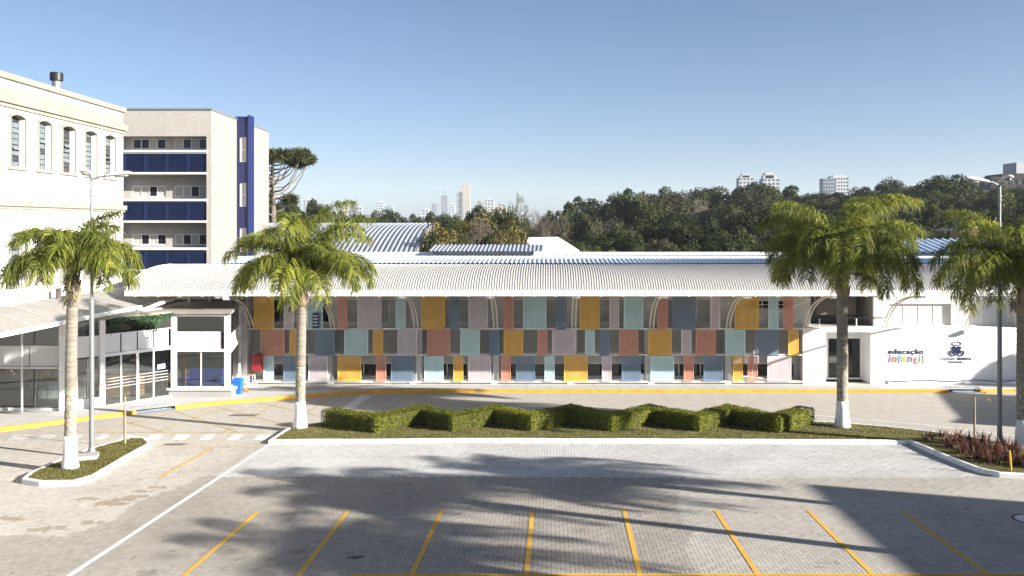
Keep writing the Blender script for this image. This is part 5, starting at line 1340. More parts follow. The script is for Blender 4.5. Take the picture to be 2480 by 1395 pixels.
palm(on_isl(2040,1034), 6.15, 9.5, 2.95, 'bushy palm right of the hedge before the entrance door', 37, 42, 1.25, 'palm_leaf2', r0=0.215, droopy=0.5)
palm(on_isl(2478,1088), 5.65, 8.7, 3.0, 'palm among red plants cut off by the right edge', 41, 30, 1.1, r0=0.215, droopy=0.3)
# palms beyond the right edge whose crowns shade the bays
for k, (cxy, hh, lab) in enumerate((((1.0, 26.6), 6.6, 'farthest'), ((-4.2, 24.8), 7.0, 'middle'), ((-3.4, 19.7), 6.8, 'nearest'))):
    L_ = (hh+1.0-0.0)/TEL
    b = Vector((cxy[0]+0.93*L_, cxy[1]-0.365*L_, 0)); b.z = gz(b.y)
    palm(b, hh, hh+2.3, 2.7, f'{lab} of the palms outside the picture shading the bays', 60+k, 26, 0.8, r0=0.19)

# ------------------------------------------------------------------ zigzag hedge
def hedge():
    fr = [(905,1046),(1095,1042),(1287,1041),(1482,1042),(1690,1042),(1886,1045)]
    front = []
    for px, py in fr:
        g = on_isl(px, py+2, 0.14); front.append((g.x, g.y+0.30))
    back = [(XA(806,34.2), 34.2)] + [((front[i][0]+front[i+1][0])/2+0.02, 34.75) for i in range(5)] + [(XA(1945,34.3), 34.4)]
    path = [back[0]]
    for i in range(6): path += [front[i], back[i+1]]
    root = thing('zigzag_hedge', (path[6][0], 33.9, gz(33.9)+0.14), 'clipped zigzag hedge along the long grass island', 'hedge')
    W, H = 0.36, 0.66
    for i in range(len(path)-1):
        a, b = Vector(path[i]), Vector(path[i+1]); t = (b-a).normalized(); n = Vector((-t.y, t.x)); L = (b-a).length
        # core
        e0 = a-t*0.05; e1 = b+t*0.05
        zb = gz((a.y+b.y)/2)+0.12
        def ring(s, w, h): return [(a.x+t.x*s+n.x*w, a.y+t.y*s+n.y*w, zb+h), (a.x+t.x*s-n.x*w, a.y+t.y*s-n.y*w, zb+h)]
        core = MB(); core.obox((a.x+b.x)/2*UX+Vector((0,(a.y+b.y)/2,zb+0.30)), Vector((t.x,t.y,0))*(L/2+0.08), Vector((n.x,n.y,0))*(W-0.05), ZV*(H/2-0.05))
        seg = core.build('hedge_arm', M['hedge_core'], root)
        nl = 8000
        s = RNG.uniform(-0.30, L+0.30, nl); face = RNG.random(nl)
        w = np.empty(nl); h = np.empty(nl); nw = np.zeros(nl); nh = np.zeros(nl); ne = np.zeros(nl)
        lump = 0.02*np.sin(s*4.3+i)+0.016*np.sin(s*9.7+2*i)
        tp = face < 0.36; l1 = (face >= 0.36) & (face < 0.66); l2 = (face >= 0.66) & (face < 0.94); en = face >= 0.94
        w[tp] = RNG.uniform(-W, W, tp.sum()); h[tp] = H; nh[tp] = 1
        for m_, sg in ((l1, 1), (l2, -1)):
            w[m_] = sg*W; h[m_] = RNG.uniform(0.02, H, m_.sum()); nw[m_] = sg
        w[en] = RNG.uniform(-W, W, en.sum()); h[en] = RNG.uniform(0.02, H, en.sum()); s[en] = np.where(RNG.random(en.sum()) < 0.5, -0.3, L+0.3); ne[en] = np.sign(s[en]-L/2)
        rnd = np.sqrt((np.clip(np.abs(w)-(W-0.12), 0, 1))**2+(np.clip(h-(H-0.12), 0, 1))**2)
        h = h-np.clip(rnd-0.12, 0, 1)*0.7; w = w*(1-0.10*(h < 0.14)) 
        jit = RNG.normal(0, 0.018, nl)+(RNG.random(nl) < 0.03)*RNG.uniform(0, 0.07, nl)
        w = w+nw*(lump+jit); h = h+nh*(lump*0.8+jit)
        p = np.stack([a.x+t.x*s+n.x*w, a.y+t.y*s+n.y*w, zb+h], -1)
        nr = np.stack([n.x*nw+t.x*ne, n.y*nw+t.y*ne, nh+0.25], -1)
        leaf_cloud('foliage', p, nr, 0.027, M['hedge'], seg)
hedge()

# ------------------------------------------------------------------ red-leaved clumps, saplings, lamp posts
def blade_clump(name, base, n, L, m, label, group, seed, cat='plant'):
    rng = np.random.default_rng(seed); r = thing(name, base, label, cat, group)
    V, Fc = [], []
    for i in range(n):
        az = rng.uniform(0, 2*math.pi); el = math.radians(rng.uniform(25, 85)); ln = L*rng.uniform(0.6, 1.15)
        d = np.array([math.cos(el)*math.cos(az), math.cos(el)*math.sin(az), math.sin(el)]); w = np.array([-math.sin(az), math.cos(az), 0])*rng.uniform(0.012, 0.024)
        p0 = np.array([rng.normal(0,.08), rng.normal(0,.08), -0.03]); p1 = p0+d*ln*0.5; d2 = d+np.array([0,0,-rng.uniform(0.1,0.7)]); d2 /= np.linalg.norm(d2); p2 = p1+d2*ln*0.5; k = len(V)
        V += [p0-w*.7, p0+w*.7, p1-w, p1+w, p2]; Fc += [(k,k+1,k+3,k+2),(k+2,k+3,k+4)]
    me = bpy.data.meshes.new('blades'); me.from_pydata([tuple(v) for v in V], [], Fc); me.materials.append(m)
    inst('blades', me, r)
    q = MB().tube([(0,0,-0.05),(0.01,0,0.12)],[0.07,0.05],7).build('stem', M['bark'], None); q.parent = r
    return r
clumps = [(2248,1066),(2285,1058),(2300,1083),(2322,1070),(2330,1100),(2352,1090),(2365,1113),(2385,1098),(2402,1121),(2418,1104),(2440,1118),(2452,1100),(2466,1128),(2492,1116),(2510,1135),(2386,1076),(2345,1078),(2430,1088)]
clumps = clumps[:2]+sorted(clumps[2:])
for i, (px, py) in enumerate(clumps):
    b = on_isl(px, py)
    lab = ['small red-brown spiky plant nearest the right palm, by the corner kerb', 'small red-brown spiky plant on the lane side of the island'][i] if i < 2 else f'red-brown spiky plant in the bed before the right lamp, {ORD[i-2]} from the left'
    blade_clump('spiky_plant', b, 60 if i > 1 else 34, 0.62 if i > 1 else 0.5, M['leaf_red'], lab, 'red-brown spiky plants' if i > 1 else None, 300+i)
def stake(px, py, h, label, m='stake', r=0.03, lean=0.0):
    b = on_isl(px, py); t = thing('stake', b, label, 'stake')
    o = MB().tube([(0,0,-0.05),(lean,0,h*0.98),(lean,0,h)],[r,r*0.9,r*0.6],7).build('post', M[m], None); o.parent = t
    o = MB().tube([(-0.035,0.01,0),(-0.05,0.0,h*0.5),(-0.02,0,h*0.85)],[0.012,0.01,0.006],5).build('sapling_stem', M['bark'], None); o.parent = t
    return t
stake(303,1076,1.72,'thin wooden stake with a sapling on the small island')
s2 = stake(2361,1064,1.55,'wooden stake with a yellow-leaved sapling on the right of the island')
pts = np.array([[0.02+0.05*k*1.0, 0, 1.62+0.28-0.008*k*k*0.5+0.02*math.sin(k)] for k in range(12) for _ in range(5)])+RNG.normal(0, .022, (60,3))
o = leaf_cloud('yellow_leaves', pts, np.tile([0,-0.5,1.0],(60,1)), 0.035, M['yellow_leaf']); o.parent = s2
o = MB().tube([(-0.02,0,1.3),(-0.04,0,1.7),(0.1,0,1.9),(0.5,0,1.75)],[0.012,0.01,0.008,0.004],5).build('branch', M['bark'], None); o.parent = s2
yp = on_isl(2447,1141); yt = thing('marker_post', yp, 'short yellow marker post in front of the red plants', 'post')
o = MB().tube([(0.03,0,-0.05),(-0.02,0,0.58),(-0.03,0,0.66)],[0.03,0.03,0.02],8).build('post', M['yellow_post'], None); o.parent = yt
ub = on_isl(210,1112); uo = thing('utility_box', ub, 'low concrete cover beside the left lamp post', 'cover'); 
o = MB().obox((0,0,0.07),(0.32,0.12,0),(-0.1,0.26,0),(0,0,0.09)).build('lid', M['concrete'], None); o.parent = uo

def lamp_head(name, d, parent, base, L=0.95, tilt=0.12):
    d = Vector(d).normalized(); s = Vector((-d.y, d.x, 0)); up_ = (ZV+d*(-tilt)).normalized(); base = Vector(base)
    rings = []; dd = (d+ZV*tilt).normalized()
    for f, w, h in ((0,0.05,0.05),(0.12,0.075,0.07),(0.35,0.14,0.10),(0.65,0.165,0.115),(0.9,0.14,0.085),(1.0,0.07,0.04)):
        c = base+dd*(f*L); rings.append([c+s*w*math.cos(a)+up_*(h*math.sin(a) if math.sin(a) > 0 else 0.4*h*math.sin(a)) for a in np.linspace(0,2*math.pi,12,endpoint=False)])
    h_ = MB().loft(rings).build(name, M['lamp_plastic'], None, True); h_.parent = parent
    g = MB(); c0 = base+dd*0.62*L-up_*0.05; rg = []
    for z, k in ((0.0,1.0),(-0.045,0.8),(-0.06,0.3)): rg.append([c0+dd*0.28*L*k*math.cos(a)+s*0.125*k*math.sin(a)+up_*z for a in np.linspace(0,2*math.pi,14,endpoint=False)])
    g = g.loft(rg).build('lens', M['lamp_glass'], None, True); g.parent = h_
    return h_
def lamp_post(b, h, heads, label):
    t = thing('lamp_post', b, label, 'lamp post')
    o = MB().tube([(0,0,-0.05),(0,0,h*0.55),(0,0,h*0.56),(0,0,h)],[0.085,0.075,0.055,0.05],12).build('pole', M['grey_metal'], None, False); o.parent = t
    o = MB().tube([(0,0,-0.05),(0,0,0.02),(0,0,0.03),(0,0,0.26)],[0.22,0.22,0.16,0.088],12).build('base_flange', M['grey_metal'], None); o.parent = t
    for z in (h-0.45, h-0.6): o = MB().tube([(0,0,z),(0,0,z+0.05)],0.075,12).build('collar', M['grey_metal'], None); o.parent = t
    for d, L in heads:
        dv = Vector(d).normalized(); e = Vector((0,0,h-0.05))+dv*0.45+ZV*0.14
        o = MB().tube([(0,0,h-0.08), Vector((0,0,h))+dv*0.2+ZV*0.05, e],0.032,8).build('arm', M['grey_metal'], None); o.parent = t
        lamp_head('lamp_head', d, t, e-dv*0.05, L)
lamp_post(on_isl(222,1101), 9.45, [((0.3,-1,0),0.95), ((1,0.15,0),0.9)], 'tall two-headed street lamp on the small island at left')
lamp_post(on_isl(2421,1082), 9.35, [((-0.25,-1,0),0.95), ((-1,-0.1,0),0.95)], 'tall two-headed street lamp among the red plants at right')

# ------------------------------------------------------------------ trees
def crown_mesh(name, seed, R=5.0, H=12.0, z0=0.22, nblob=34, per=130, leaf=0.42, m=None, flat=1.0):
    rng = np.random.default_rng(seed); pts = []; nrm = []
    for b in range(nblob):
        th = rng.uniform(0, 2*np.pi); u = rng.uniform(-0.75, 1); rr = rng.uniform(0.40, 0.74)
        c = np.array([rr*math.sqrt(max(0,1-u*u*0.8))*math.cos(th)*R, rr*math.sqrt(max(0,1-u*u*0.8))*math.sin(th)*R, H*(z0+(1-z0)*(0.47+0.40*u*rr*1.15))])
        br = rng.uniform(0.26, 0.50)*R
        d = rng.normal(0,1,(per,3)); d /= np.linalg.norm(d,axis=1,keepdims=True); d[:,2] = np.where(d[:,2] < -0.35, -d[:,2], d[:,2])
        q = c+d*br*rng.uniform(0.72,1.08,(per,1))*np.array([1,1,0.72*flat]); pts.append(q); nrm.append(d)
    pts = np.concatenate(pts); nrm = np.concatenate(nrm)
    zl, zh = np.percentile(pts[:,2], 0.3), np.percentile(pts[:,2], 99.8); pts[:,2] = H*z0+(pts[:,2]-zl)*(H*(1-z0))/(zh-zl); pts[:,:2] *= R/np.percentile(np.hypot(pts[:,0], pts[:,1]), 98)
    n = len(pts); nr = nrm+0.5*rng.normal(0,1,(n,3)); nr /= np.linalg.norm(nr,axis=1,keepdims=True)
    t = np.cross(nr, rng.normal(0,1,(n,3))); t /= np.linalg.norm(t,axis=1,keepdims=True)+1e-9; bb = np.cross(nr,t); s = leaf*rng.uniform(0.5,1.3,(n,1))
    v = np.stack([pts-t*s, pts-bb*s*0.6, pts+t*s, pts+bb*s*0.6],1).reshape(-1,3)
    o = np_obj(name, v, np.arange(4*n).reshape(-1,4), m); me = o.data; bpy.data.objects.remove(o); return me
def trunk_mesh(seed, H=12.0):
    rng = random.Random(seed); mb = MB(); mb.tube([(0,0,-0.6),(0.05,0,H*0.2),(0.15,0.1,H*0.42),(0.1,0,H*0.66)],[0.32,0.26,0.19,0.07],8)
    for k in range(7):
        a = k*0.9+rng.random(); z = H*(0.25+0.05*k); d = Vector((math.cos(a), math.sin(a), 0)); mb.tube([(0.1,0,z), d*1.2+ZV*(z+1.2), d*rng.uniform(2.2,3.6)+ZV*(z+rng.uniform(2.2,3.4))],[0.13,0.08,0.03],5)
    return mb.mesh('trunk', M['bark'])
def bare_mesh(seed, m, H=12.0, depth=6, spread=0.55, w0=0.22):
    rng = random.Random(seed); segs = []
    def grow(p, d, L, r, k):
        e = p+d*L; segs.append((p, e, r, r*0.72))
        if k == 0: return
        for _ in range(3 if k > 1 else 4):
            nd = (d+Vector((rng.gauss(0,spread), rng.gauss(0,spread), rng.gauss(0.10,spread*0.6)))).normalized(); grow(e, nd, L*rng.uniform(0.62,0.86), r*0.62, k-1)
    grow(Vector((0,0,-0.5)), Vector((0,0,1)), H*0.24, w0, depth)
    V, Fc = [], []
    for p, e, r0_, r1_ in segs:
        d = (e-p).normalized(); a = d.cross(Vector((0.3,0.9,0.2))).normalized(); b = d.cross(a); n = len(V)
        for q, r in ((p, max(r0_,0.018)), (e, max(r1_,0.014))):
            for k in range(3): an = k*2.094; V.append(tuple(q+a*r*math.cos(an)+b*r*math.sin(an)))
        for k in range(3): Fc.append((n+k, n+(k+1)%3, n+3+(k+1)%3, n+3+k))
    top = max(v[2] for v in V)
    V = [(x, y, z*H/top) for x, y, z in V]
    me = bpy.data.meshes.new('branches'); me.from_pydata(V, [], Fc); me.materials.append(m); return me
CR = {}
for kind, mm in (('dark','leaf_dark'),('mid','leaf_mid'),('dull','leaf_dull')):
    CR[kind] = [crown_mesh('crown', 500+i*7+len(kind), m=M[mm], nblob=22+3*i, per=380, leaf=0.25, flat=0.85+0.12*i) for i in range(3)]
CR['autumn'] = [crown_mesh('crown', 900+i, m=M['leaf_autumn'], nblob=34, per=220, leaf=0.19, flat=0.8) for i in range(2)]
TR = [trunk_mesh(i) for i in range(3)]
BARE = [bare_mesh(5, M['twig']), bare_mesh(9, M['twig_dark'], spread=0.7), bare_mesh(12, M['twig_dark'], spread=0.85)]
def tree(px, py_top, y, rpx, kind, label, group, seed, name=None):
    rng = random.Random(seed); x = XA(px, y); zt = ZA(py_top, y); zb = float(terrain(x, y)); H = max(3.5, zt-zb); R = rpx/F*y
    t = thing(name or ('bare_tree' if kind == 'bare' else 'tree'), (x, y, zb), label, 'tree', group, rng.uniform(0, 6.28), (R/5, R/5, H/12))
    if kind == 'bare':
        inst('branches', BARE[rng.randrange(3)], t, scale=(1.25,1.25,1))
    else:
        inst('trunk', TR[rng.randrange(3)], t); inst('crown', rng.choice(CR[kind]), t)
    return t
def contour(px):
    xs = [620,660,700,760,820,880,940,1000,1060,1110,1160,1220,1290,1340,1390,1440,1500,1560,1620,1700,1760,1810,1860,1920,1980,2050,2130,2200,2280,2340,2420,2500,2600,2800]
    ys = [500,488,482,485,510,522,510,524,528,522,512,522,520,500,492,500,470,468,478,476,470,446,470,458,466,452,446,448,434,452,448,446,440,440]
    return float(np.interp(px, xs, ys))-(10 if px < 1740 else 3)-12*max(0.0, 1-abs(px-1580)/220.0)
rt = random.Random(77)
lay = [(205, 0, 56, 66, 'skyline'), (165, 26, 60, 68, 'upper'), (132, 56, 64, 66, 'middle'), (108, 88, 64, 66, 'lower'), (90, 118, 60, 66, 'lowest')]
names = {'dark': 'dark green', 'mid': 'olive green', 'dull': 'dull brown-green', 'bare': 'bare grey'}
where = {'skyline': 'on the wooded skyline', 'upper': 'just below the wooded skyline', 'middle': 'half-way up the wood', 'lower': 'low in the wood', 'lowest': 'just behind the school roof'}
sd = 1000; cnt = {}
for y, dy, rp, step, wh in lay:
    px = 1385 + rt.uniform(0, 30)
    while px < 2640:
        py = contour(px)+dy+rt.uniform(-12, 12)
        kind = rt.choices(['dark','mid','dull','bare'], [0.55,0.27,0.12,0.06] if wh != 'skyline' else [0.55,0.3,0.13,0.02])[0]
        if px < 1440 and wh in ('lower','lowest'): kind = 'dark'
        sd += 1; cnt[kind, wh] = cnt.get((kind, wh), 0)+1; tree(px, py, y*rt.uniform(0.95,1.05), rp*rt.uniform(0.65,1.4), kind, f'{names[kind]} tree {where[wh]}, {ORD[cnt[kind, wh]-1]} such from the left', f'{names[kind]} trees {wh} on the slope', sd)
        px += step*rt.uniform(0.75, 1.15)
# left and middle of the background
mid_trees = [(690,478,150,44,'dark'),(742,484,160,40,'dark'),(790,496,140,40,'mid'),(828,512,150,30,'dark'),(868,520,160,34,'dark'),(912,512,170,36,'mid'),(950,506,165,38,'dark'),(992,520,180,30,'dark'),(1032,514,200,34,'dark'),(1010,528,150,34,'mid'),(1055,524,140,30,'dark'),(1095,524,135,34,'dark'),(975,530,130,34,'dark'),(935,528,125,30,'dark'),(890,532,120,30,'mid'),(1080,518,210,30,'dark'),(1115,520,210,26,'mid'),
             (1160,500,120,40,'dark'),(1205,503,115,38,'dark'),(1250,510,112,40,'dark'),(1340,512,130,40,'dull'),(1390,492,140,46,'dark'),(1425,520,125,40,'dull'),(1300,545,100,36,'dull'),(1350,565,95,38,'dull'),(1230,540,100,40,'dull'),(1400,590,84,36,'dark'),(1440,600,80,30,'mid'),(720,505,120,40,'mid'),(665,500,125,36,'dark')]
for i, (px, py, y, r, k) in enumerate(sorted(mid_trees)):
    sd += 1
    side = 'left of the skyline towers' if px < 1000 else ('below the skyline towers' if px < 1130 else 'between the towers and the wooded slope')
    cnt[k, side] = cnt.get((k, side), 0)+1; tree(px, py, y, r, k, f'{names[k]} tree {side}, {ORD[cnt[k, side]-1]} such from the left', f'{names[k]} trees {side}', sd)
front_trees = [(1075,538,66,56,'autumn'),(1150,516,72,78,'autumn'),(1215,534,70,66,'autumn'),(1262,572,64,38,'autumn'),(1110,570,60,40,'mid'),(1180,575,60,44,'dark'),(1040,560,64,30,'dark'),(1235,590,59,30,'mid')]
fl_ = ['broad yellowing tree at the end of the barrel roof','tallest yellowing tree behind the roof lantern','yellowing tree right of the tallest one behind the lantern','small yellowing tree against the white hipped roof','low olive tree in front of the yellowing trees','low dark tree in front of the yellowing trees','narrow dark tree beside the curved roof edge','small olive tree near the right end of the lantern']
for (px, py, y, r, k), lb in zip(front_trees, fl_): sd += 1; tree(px, py, y, r, k, lb, 'trees just behind the school roof', sd)
for (px, py, y, r, lb, mi) in ((1240,462,125,38,'tall pale bare tree standing against the sky',0),(1285,500,120,30,'small bare tree beside the tall pale one',0),(1312,512,100,46,'spreading grey bare tree right of the yellowing trees',1),(1352,518,98,40,'grey bare tree leaning over the white hipped roof',2),(1160,520,68,52,'bare brown twigs of a tree above the yellowing crown',1),(2283,505,60,34,'flat-topped bare brown tree behind the right palm',2),(1250,560,66,44,'bare brown tree by the white hipped roof',2),(845,492,170,26,'faint bare tree before the pale flats at left',0)):
    x = XA(px, y); zt = ZA(py, y); zb = float(terrain(x,y)); t = thing('bare_tree', (x,y,zb), lb, 'tree', None, px*1.0, (r/F*y/4.0, r/F*y/4.0, (zt-zb)/12)); inst('branches', BARE[mi], t)
# small palm at the foot of the wood
palm(Vector((XA(1455,72), 72, 0)), 4.2, 6.2, 2.0, 'small palm at the foot of the wood behind the school roof', 91, 14, 0.7, 'palm_leaf', r0=0.14)

# araucaria: bare trunk, upswept branches with tufts at their ends
def araucaria():
    y = 86.0; x = XA(661, y); zb = float(terrain(x, y)); zt = ZA(366, y); rng = random.Random(4)
    t = thing('araucaria_tree', (x, y, zb), 'tall umbrella-shaped araucaria beside the cream building', 'tree')
    H = zt-zb
    o = MB().tube([(0,0,-0.5),(0.05,0,H*0.5),(-0.05,0,H*0.8),(0,0,H*0.95)],[0.42,0.34,0.22,0.1],10).build('trunk', M['bark'], None); o.parent = t
    tufts = []
    def branch(az, z, L, rise):
        d = Vector((math.cos(az), math.sin(az), 0)); p = [d*(L*f)+ZV*(z+rise*(f**2.6)) for f in (0,0.3,0.6,0.85,1.0)]
        o = MB().tube(p, [0.10,0.08,0.06,0.045,0.03], 6).build('branch', M['bark'], None); o.parent = t
        return p[-1]
    for k in range(26):
        az = k*2.4+rng.random()*0.3; f = k/25; z = H*(0.70+0.22*f); L = (3.9-1.5*f)*rng.uniform(0.85,1.1); e = branch(az, z, L, H*(0.935+0.03*f)-z+rng.uniform(-.4,.3)); tufts.append((e, rng.uniform(0.85,1.2)))
    for e, az, z, L, r in ((0,0.2,H*0.62,1.6,1.0),(0,2.5,H*0.64,1.5,1.0),(0,4.4,H*0.60,1.5,0.9),(0,0.15,H*0.40,3.0,1.0),(0,3.2,H*0.42,2.8,1.0),(0,-0.3,H*0.46,1.8,0.9),(0,5.2,H*0.38,2.6,1.0)): tufts.append((branch(az, z, L, 1.0), r))
    for e, r in tufts:
        n = 420; d = RNG.normal(0,1,(n,3)); d /= np.linalg.norm(d,axis=1,keepdims=True); p = np.array(e)+d*r*RNG.uniform(0.35,1,(n,1))*np.array([1,1,0.62])+np.array([0,0,0.25])
        tt = d*0.9+RNG.normal(0,.35,(n,3))+np.array([0,0,0.3]); tt /= np.linalg.norm(tt,axis=1,keepdims=True); b = np.cross(tt, RNG.normal(0,1,(n,3))); b /= np.linalg.norm(b,axis=1,keepdims=True)
        v = np.stack([p-tt*0.2-b*0.05, p-tt*0.2+b*0.05, p+tt*0.24+b*0.02, p+tt*0.24-b*0.02],1).reshape(-1,3)
        o = np_obj('needle_tuft', v, np.arange(4*n).reshape(-1,4), M['leaf_pine']); o.parent = t
araucaria()

# second shading block and a tree out of the picture on the right
Lc = (6.16-0.2)/TEL
cG = [Vector(p)+Vector((0.93,-0.365))*Lc for p in ((19.95,43.3),(17.2,36.7),(16.2,35.6),(26.0,32.3),(29.0,40.2))]
shade_block('gate_building', [tuple(p) for p in cG], 6.0, 'plain white low building outside the picture, shading the far right lane')
t = thing('tree', (36.2, 41.4, 0), 'leafy tree outside the picture, shading the right end of the white wall', 'tree', None, 0.4, (0.42,0.42,0.5)); inst('trunk', TR[0], t); inst('crown', CR['dark'][0], t)

# ------------------------------------------------------------------ skyline
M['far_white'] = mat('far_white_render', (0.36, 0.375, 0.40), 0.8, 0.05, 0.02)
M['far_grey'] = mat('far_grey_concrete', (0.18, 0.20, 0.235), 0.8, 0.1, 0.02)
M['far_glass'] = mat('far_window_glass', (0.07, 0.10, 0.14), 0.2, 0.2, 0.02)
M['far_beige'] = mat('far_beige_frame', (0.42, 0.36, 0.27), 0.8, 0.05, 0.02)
M['far_brick'] = mat('far_dark_brick', (0.03, 0.022, 0.023), 0.85, 0.1, 0.05)
def far_tower(a, b, pt, y, label, m='far_white', floors=None, depth=None, name='apartment_tower', bays=None, steps=None, pb=545):
    x0, x1 = XA(a,y), XA(b,y); zt = ZA(pt,y); zb = float(terrain((x0+x1)/2, y))-1; w = x1-x0; d = depth or max(8.0, w*0.9)
    t = thing(name, ((x0+x1)/2, y+d/2, zb), label, 'tower' if zt-zb > 40 else 'building')
    H = zt-zb; floors = floors or max(3, int(H/ (3.2 if y < 1500 else 6.4))); fh = H/floors; bays = bays or max(2, int(w/(3.5 if y < 1500 else 6)))
    core = MB(); core.box(x0+0.25, x1-0.25, y+0.35, y+d-0.35, zb, zt-0.2); core.build('window_glass', M['far_glass'], t)
    sl = MB()
    for k in range(floors+1):
        z = zb+k*fh; sl.box(x0, x1, y, y+d, z-fh*0.24, z+fh*0.24 if k < floors else z)
    sl.build('floor_bands', M[m], t)['kind'] = 'stuff'
    pr = MB(); pw = w/bays*0.38
    for k in range(bays+1):
        xc = x0+w*k/bays; xa, xb = max(x0+0.01, xc-pw/2), min(x1-0.01, xc+pw/2); pr.box(xa, xb, y+0.05, y+0.5, zb, zt-0.05)
    for k in range(4):
        yc = y+0.1+(d-0.2)*k/3; pr.box(x0+0.05, x0+0.5, max(y+.05,yc-d*.06), min(y+d-.05,yc+d*.06), zb, zt-0.05); pr.box(x1-0.5, x1-0.05, max(y+.05,yc-d*.06), min(y+d-.05,yc+d*.06), zb, zt-0.05)
    pr.build('piers', M[m], t)['kind'] = 'stuff'
    for (ta, tb, tp) in (steps or [(a+(b-a)*0.3, a+(b-a)*0.7, pt-(b-a)*0.18)]):
        MB().box(XA(ta,y), XA(tb,y), y+d*0.2, y+d*0.8, zt-0.01, ZA(tp,y)).build('roof_block', M[m], t)
    return t
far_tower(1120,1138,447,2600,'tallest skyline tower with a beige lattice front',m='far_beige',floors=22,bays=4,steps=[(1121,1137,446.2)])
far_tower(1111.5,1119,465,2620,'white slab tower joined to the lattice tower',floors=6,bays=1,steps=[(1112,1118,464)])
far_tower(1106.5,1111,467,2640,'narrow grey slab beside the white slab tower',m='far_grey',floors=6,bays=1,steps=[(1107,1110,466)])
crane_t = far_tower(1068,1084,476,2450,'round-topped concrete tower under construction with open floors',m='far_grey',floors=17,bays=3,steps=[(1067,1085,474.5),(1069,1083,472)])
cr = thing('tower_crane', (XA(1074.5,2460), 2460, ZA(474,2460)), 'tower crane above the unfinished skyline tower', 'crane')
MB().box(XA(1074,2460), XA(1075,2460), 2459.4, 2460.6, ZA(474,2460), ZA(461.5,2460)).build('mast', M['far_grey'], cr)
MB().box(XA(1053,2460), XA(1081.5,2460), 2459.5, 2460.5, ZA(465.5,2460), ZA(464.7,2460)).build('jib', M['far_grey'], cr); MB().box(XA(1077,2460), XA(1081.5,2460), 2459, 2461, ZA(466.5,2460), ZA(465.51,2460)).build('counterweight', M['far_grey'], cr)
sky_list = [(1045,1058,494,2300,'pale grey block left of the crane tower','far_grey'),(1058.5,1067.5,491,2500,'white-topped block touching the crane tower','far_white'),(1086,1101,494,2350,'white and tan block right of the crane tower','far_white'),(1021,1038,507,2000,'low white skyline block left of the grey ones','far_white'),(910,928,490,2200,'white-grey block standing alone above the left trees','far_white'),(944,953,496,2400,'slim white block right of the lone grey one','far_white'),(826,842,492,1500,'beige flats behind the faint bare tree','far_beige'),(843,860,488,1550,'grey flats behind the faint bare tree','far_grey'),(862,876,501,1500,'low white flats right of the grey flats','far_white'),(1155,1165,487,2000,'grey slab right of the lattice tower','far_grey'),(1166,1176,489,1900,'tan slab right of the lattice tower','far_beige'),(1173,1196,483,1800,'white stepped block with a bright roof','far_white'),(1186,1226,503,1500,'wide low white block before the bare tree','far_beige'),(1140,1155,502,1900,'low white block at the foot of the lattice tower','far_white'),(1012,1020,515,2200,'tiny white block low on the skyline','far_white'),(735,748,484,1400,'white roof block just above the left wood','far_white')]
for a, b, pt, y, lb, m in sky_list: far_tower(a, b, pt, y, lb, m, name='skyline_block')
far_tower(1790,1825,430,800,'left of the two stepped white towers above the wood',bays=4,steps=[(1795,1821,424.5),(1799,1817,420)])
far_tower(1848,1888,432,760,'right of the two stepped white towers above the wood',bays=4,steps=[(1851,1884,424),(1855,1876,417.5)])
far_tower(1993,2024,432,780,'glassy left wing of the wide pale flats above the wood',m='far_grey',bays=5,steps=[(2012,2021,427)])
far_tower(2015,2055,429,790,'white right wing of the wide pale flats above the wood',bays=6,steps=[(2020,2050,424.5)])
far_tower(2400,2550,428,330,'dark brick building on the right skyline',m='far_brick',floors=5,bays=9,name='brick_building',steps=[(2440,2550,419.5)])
MB().box(XA(2465,335), XA(2520,335), 336, 346, ZA(419.6,335), ZA(393,335)).build('water_tower', M['far_white'], [o for o in bpy.data.objects if o.name == 'brick_building'][0])
hs = thing('small_house', (XA(2365,75), 76, float(terrain(XA(2365,75),75))), 'small orange-walled house roof glimpsed behind the right palm', 'house')
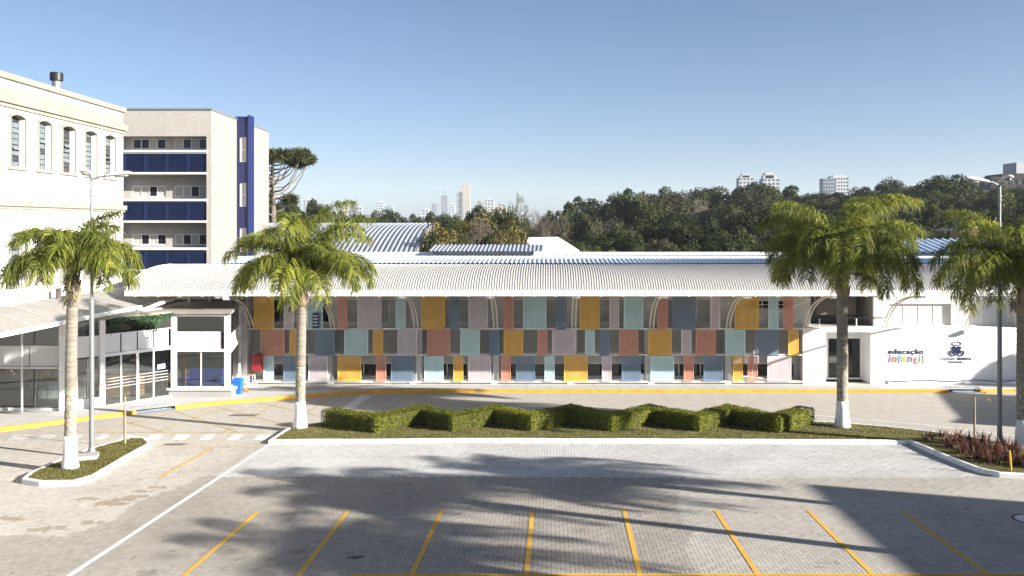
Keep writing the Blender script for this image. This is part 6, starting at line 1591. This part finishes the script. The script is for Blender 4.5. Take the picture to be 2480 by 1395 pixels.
hx0, hx1, hz = XA(2338,75), XA(2368,75), ZA(552,75)
MB().box(hx0+0.5,hx1,75,79,terrain(hx0,75),hz).build('wall', mat('orange_render',(0.33,0.20,0.14),0.8,0.1), hs); MB().box(hx0-0.6,hx1-1.0,74.7,79.5,hz-0.3,hz-0.1).build('roof', M['concrete'], hs); MB().tube([(hx0+0.9,75.5,hz),(hx0+0.9,75.5,hz+0.35)],[0.35,0.3],12).build('water_tank', M['limewash'], hs)
for i, (px, py, y, w) in enumerate(((1137,531,260,3),(1040,535,250,5),(985,538,260,4),(1005,540,230,4))):
    x = XA(px,y); z = ZA(py,y); zb = float(terrain(x,y)); h_ = thing('distant_house', (x,y,zb), ['white house wall among the trees right of the towers','white house between the trees below the crane','small white house left of the tower trees','low white house above the barrel roof'][i], 'house')
    MB().box(x-w/2,x+w/2,y,y+6,zb,z).build('wall', M['far_white'], h_); MB().prism([(x-w/2-.3,y-.3,z),(x+w/2+.3,y-.3,z),(x,y-.3,z+1.2)],(0,6.6,0)).build('roof', M['far_grey'], h_)

# a dry scrap of palm leaf lying in a bay
lf = G(858,1352,0.01); lt = thing('fallen_leaf', lf, 'dark dry palm scrap lying in the third bay', 'leaf')
o = MB().prism([(-0.2,0.0,0.0),(-0.05,0.05,0.01),(0.18,0.06,0.02),(0.24,0.02,0.02),(0.05,-0.01,0.01),(0.02,-0.12,0.0),(-0.05,-0.02,0.0)], (0,0,0.012)).build('blade', M['rust'], None); o.parent = lt

# ------------------------------------------------------------------ thin haze over the city
HZ = True
if HZ:
    mb = MB().box(-3500, 3500, -120, 3600, -12, 150); hz_o = mb.build('haze', None); tag(hz_o, 'thin pale haze over the far city', 'haze', kind='stuff')
    m, nt, out = nodes_of('haze_air'); pv = nt.nodes.new('ShaderNodeVolumePrincipled'); pv.inputs['Color'].default_value = (0.85,0.92,1.0,1); pv.inputs['Density'].default_value = 0.00014
    nt.links.new(pv.outputs[0], out.inputs['Volume']); hz_o.data.materials.append(m)
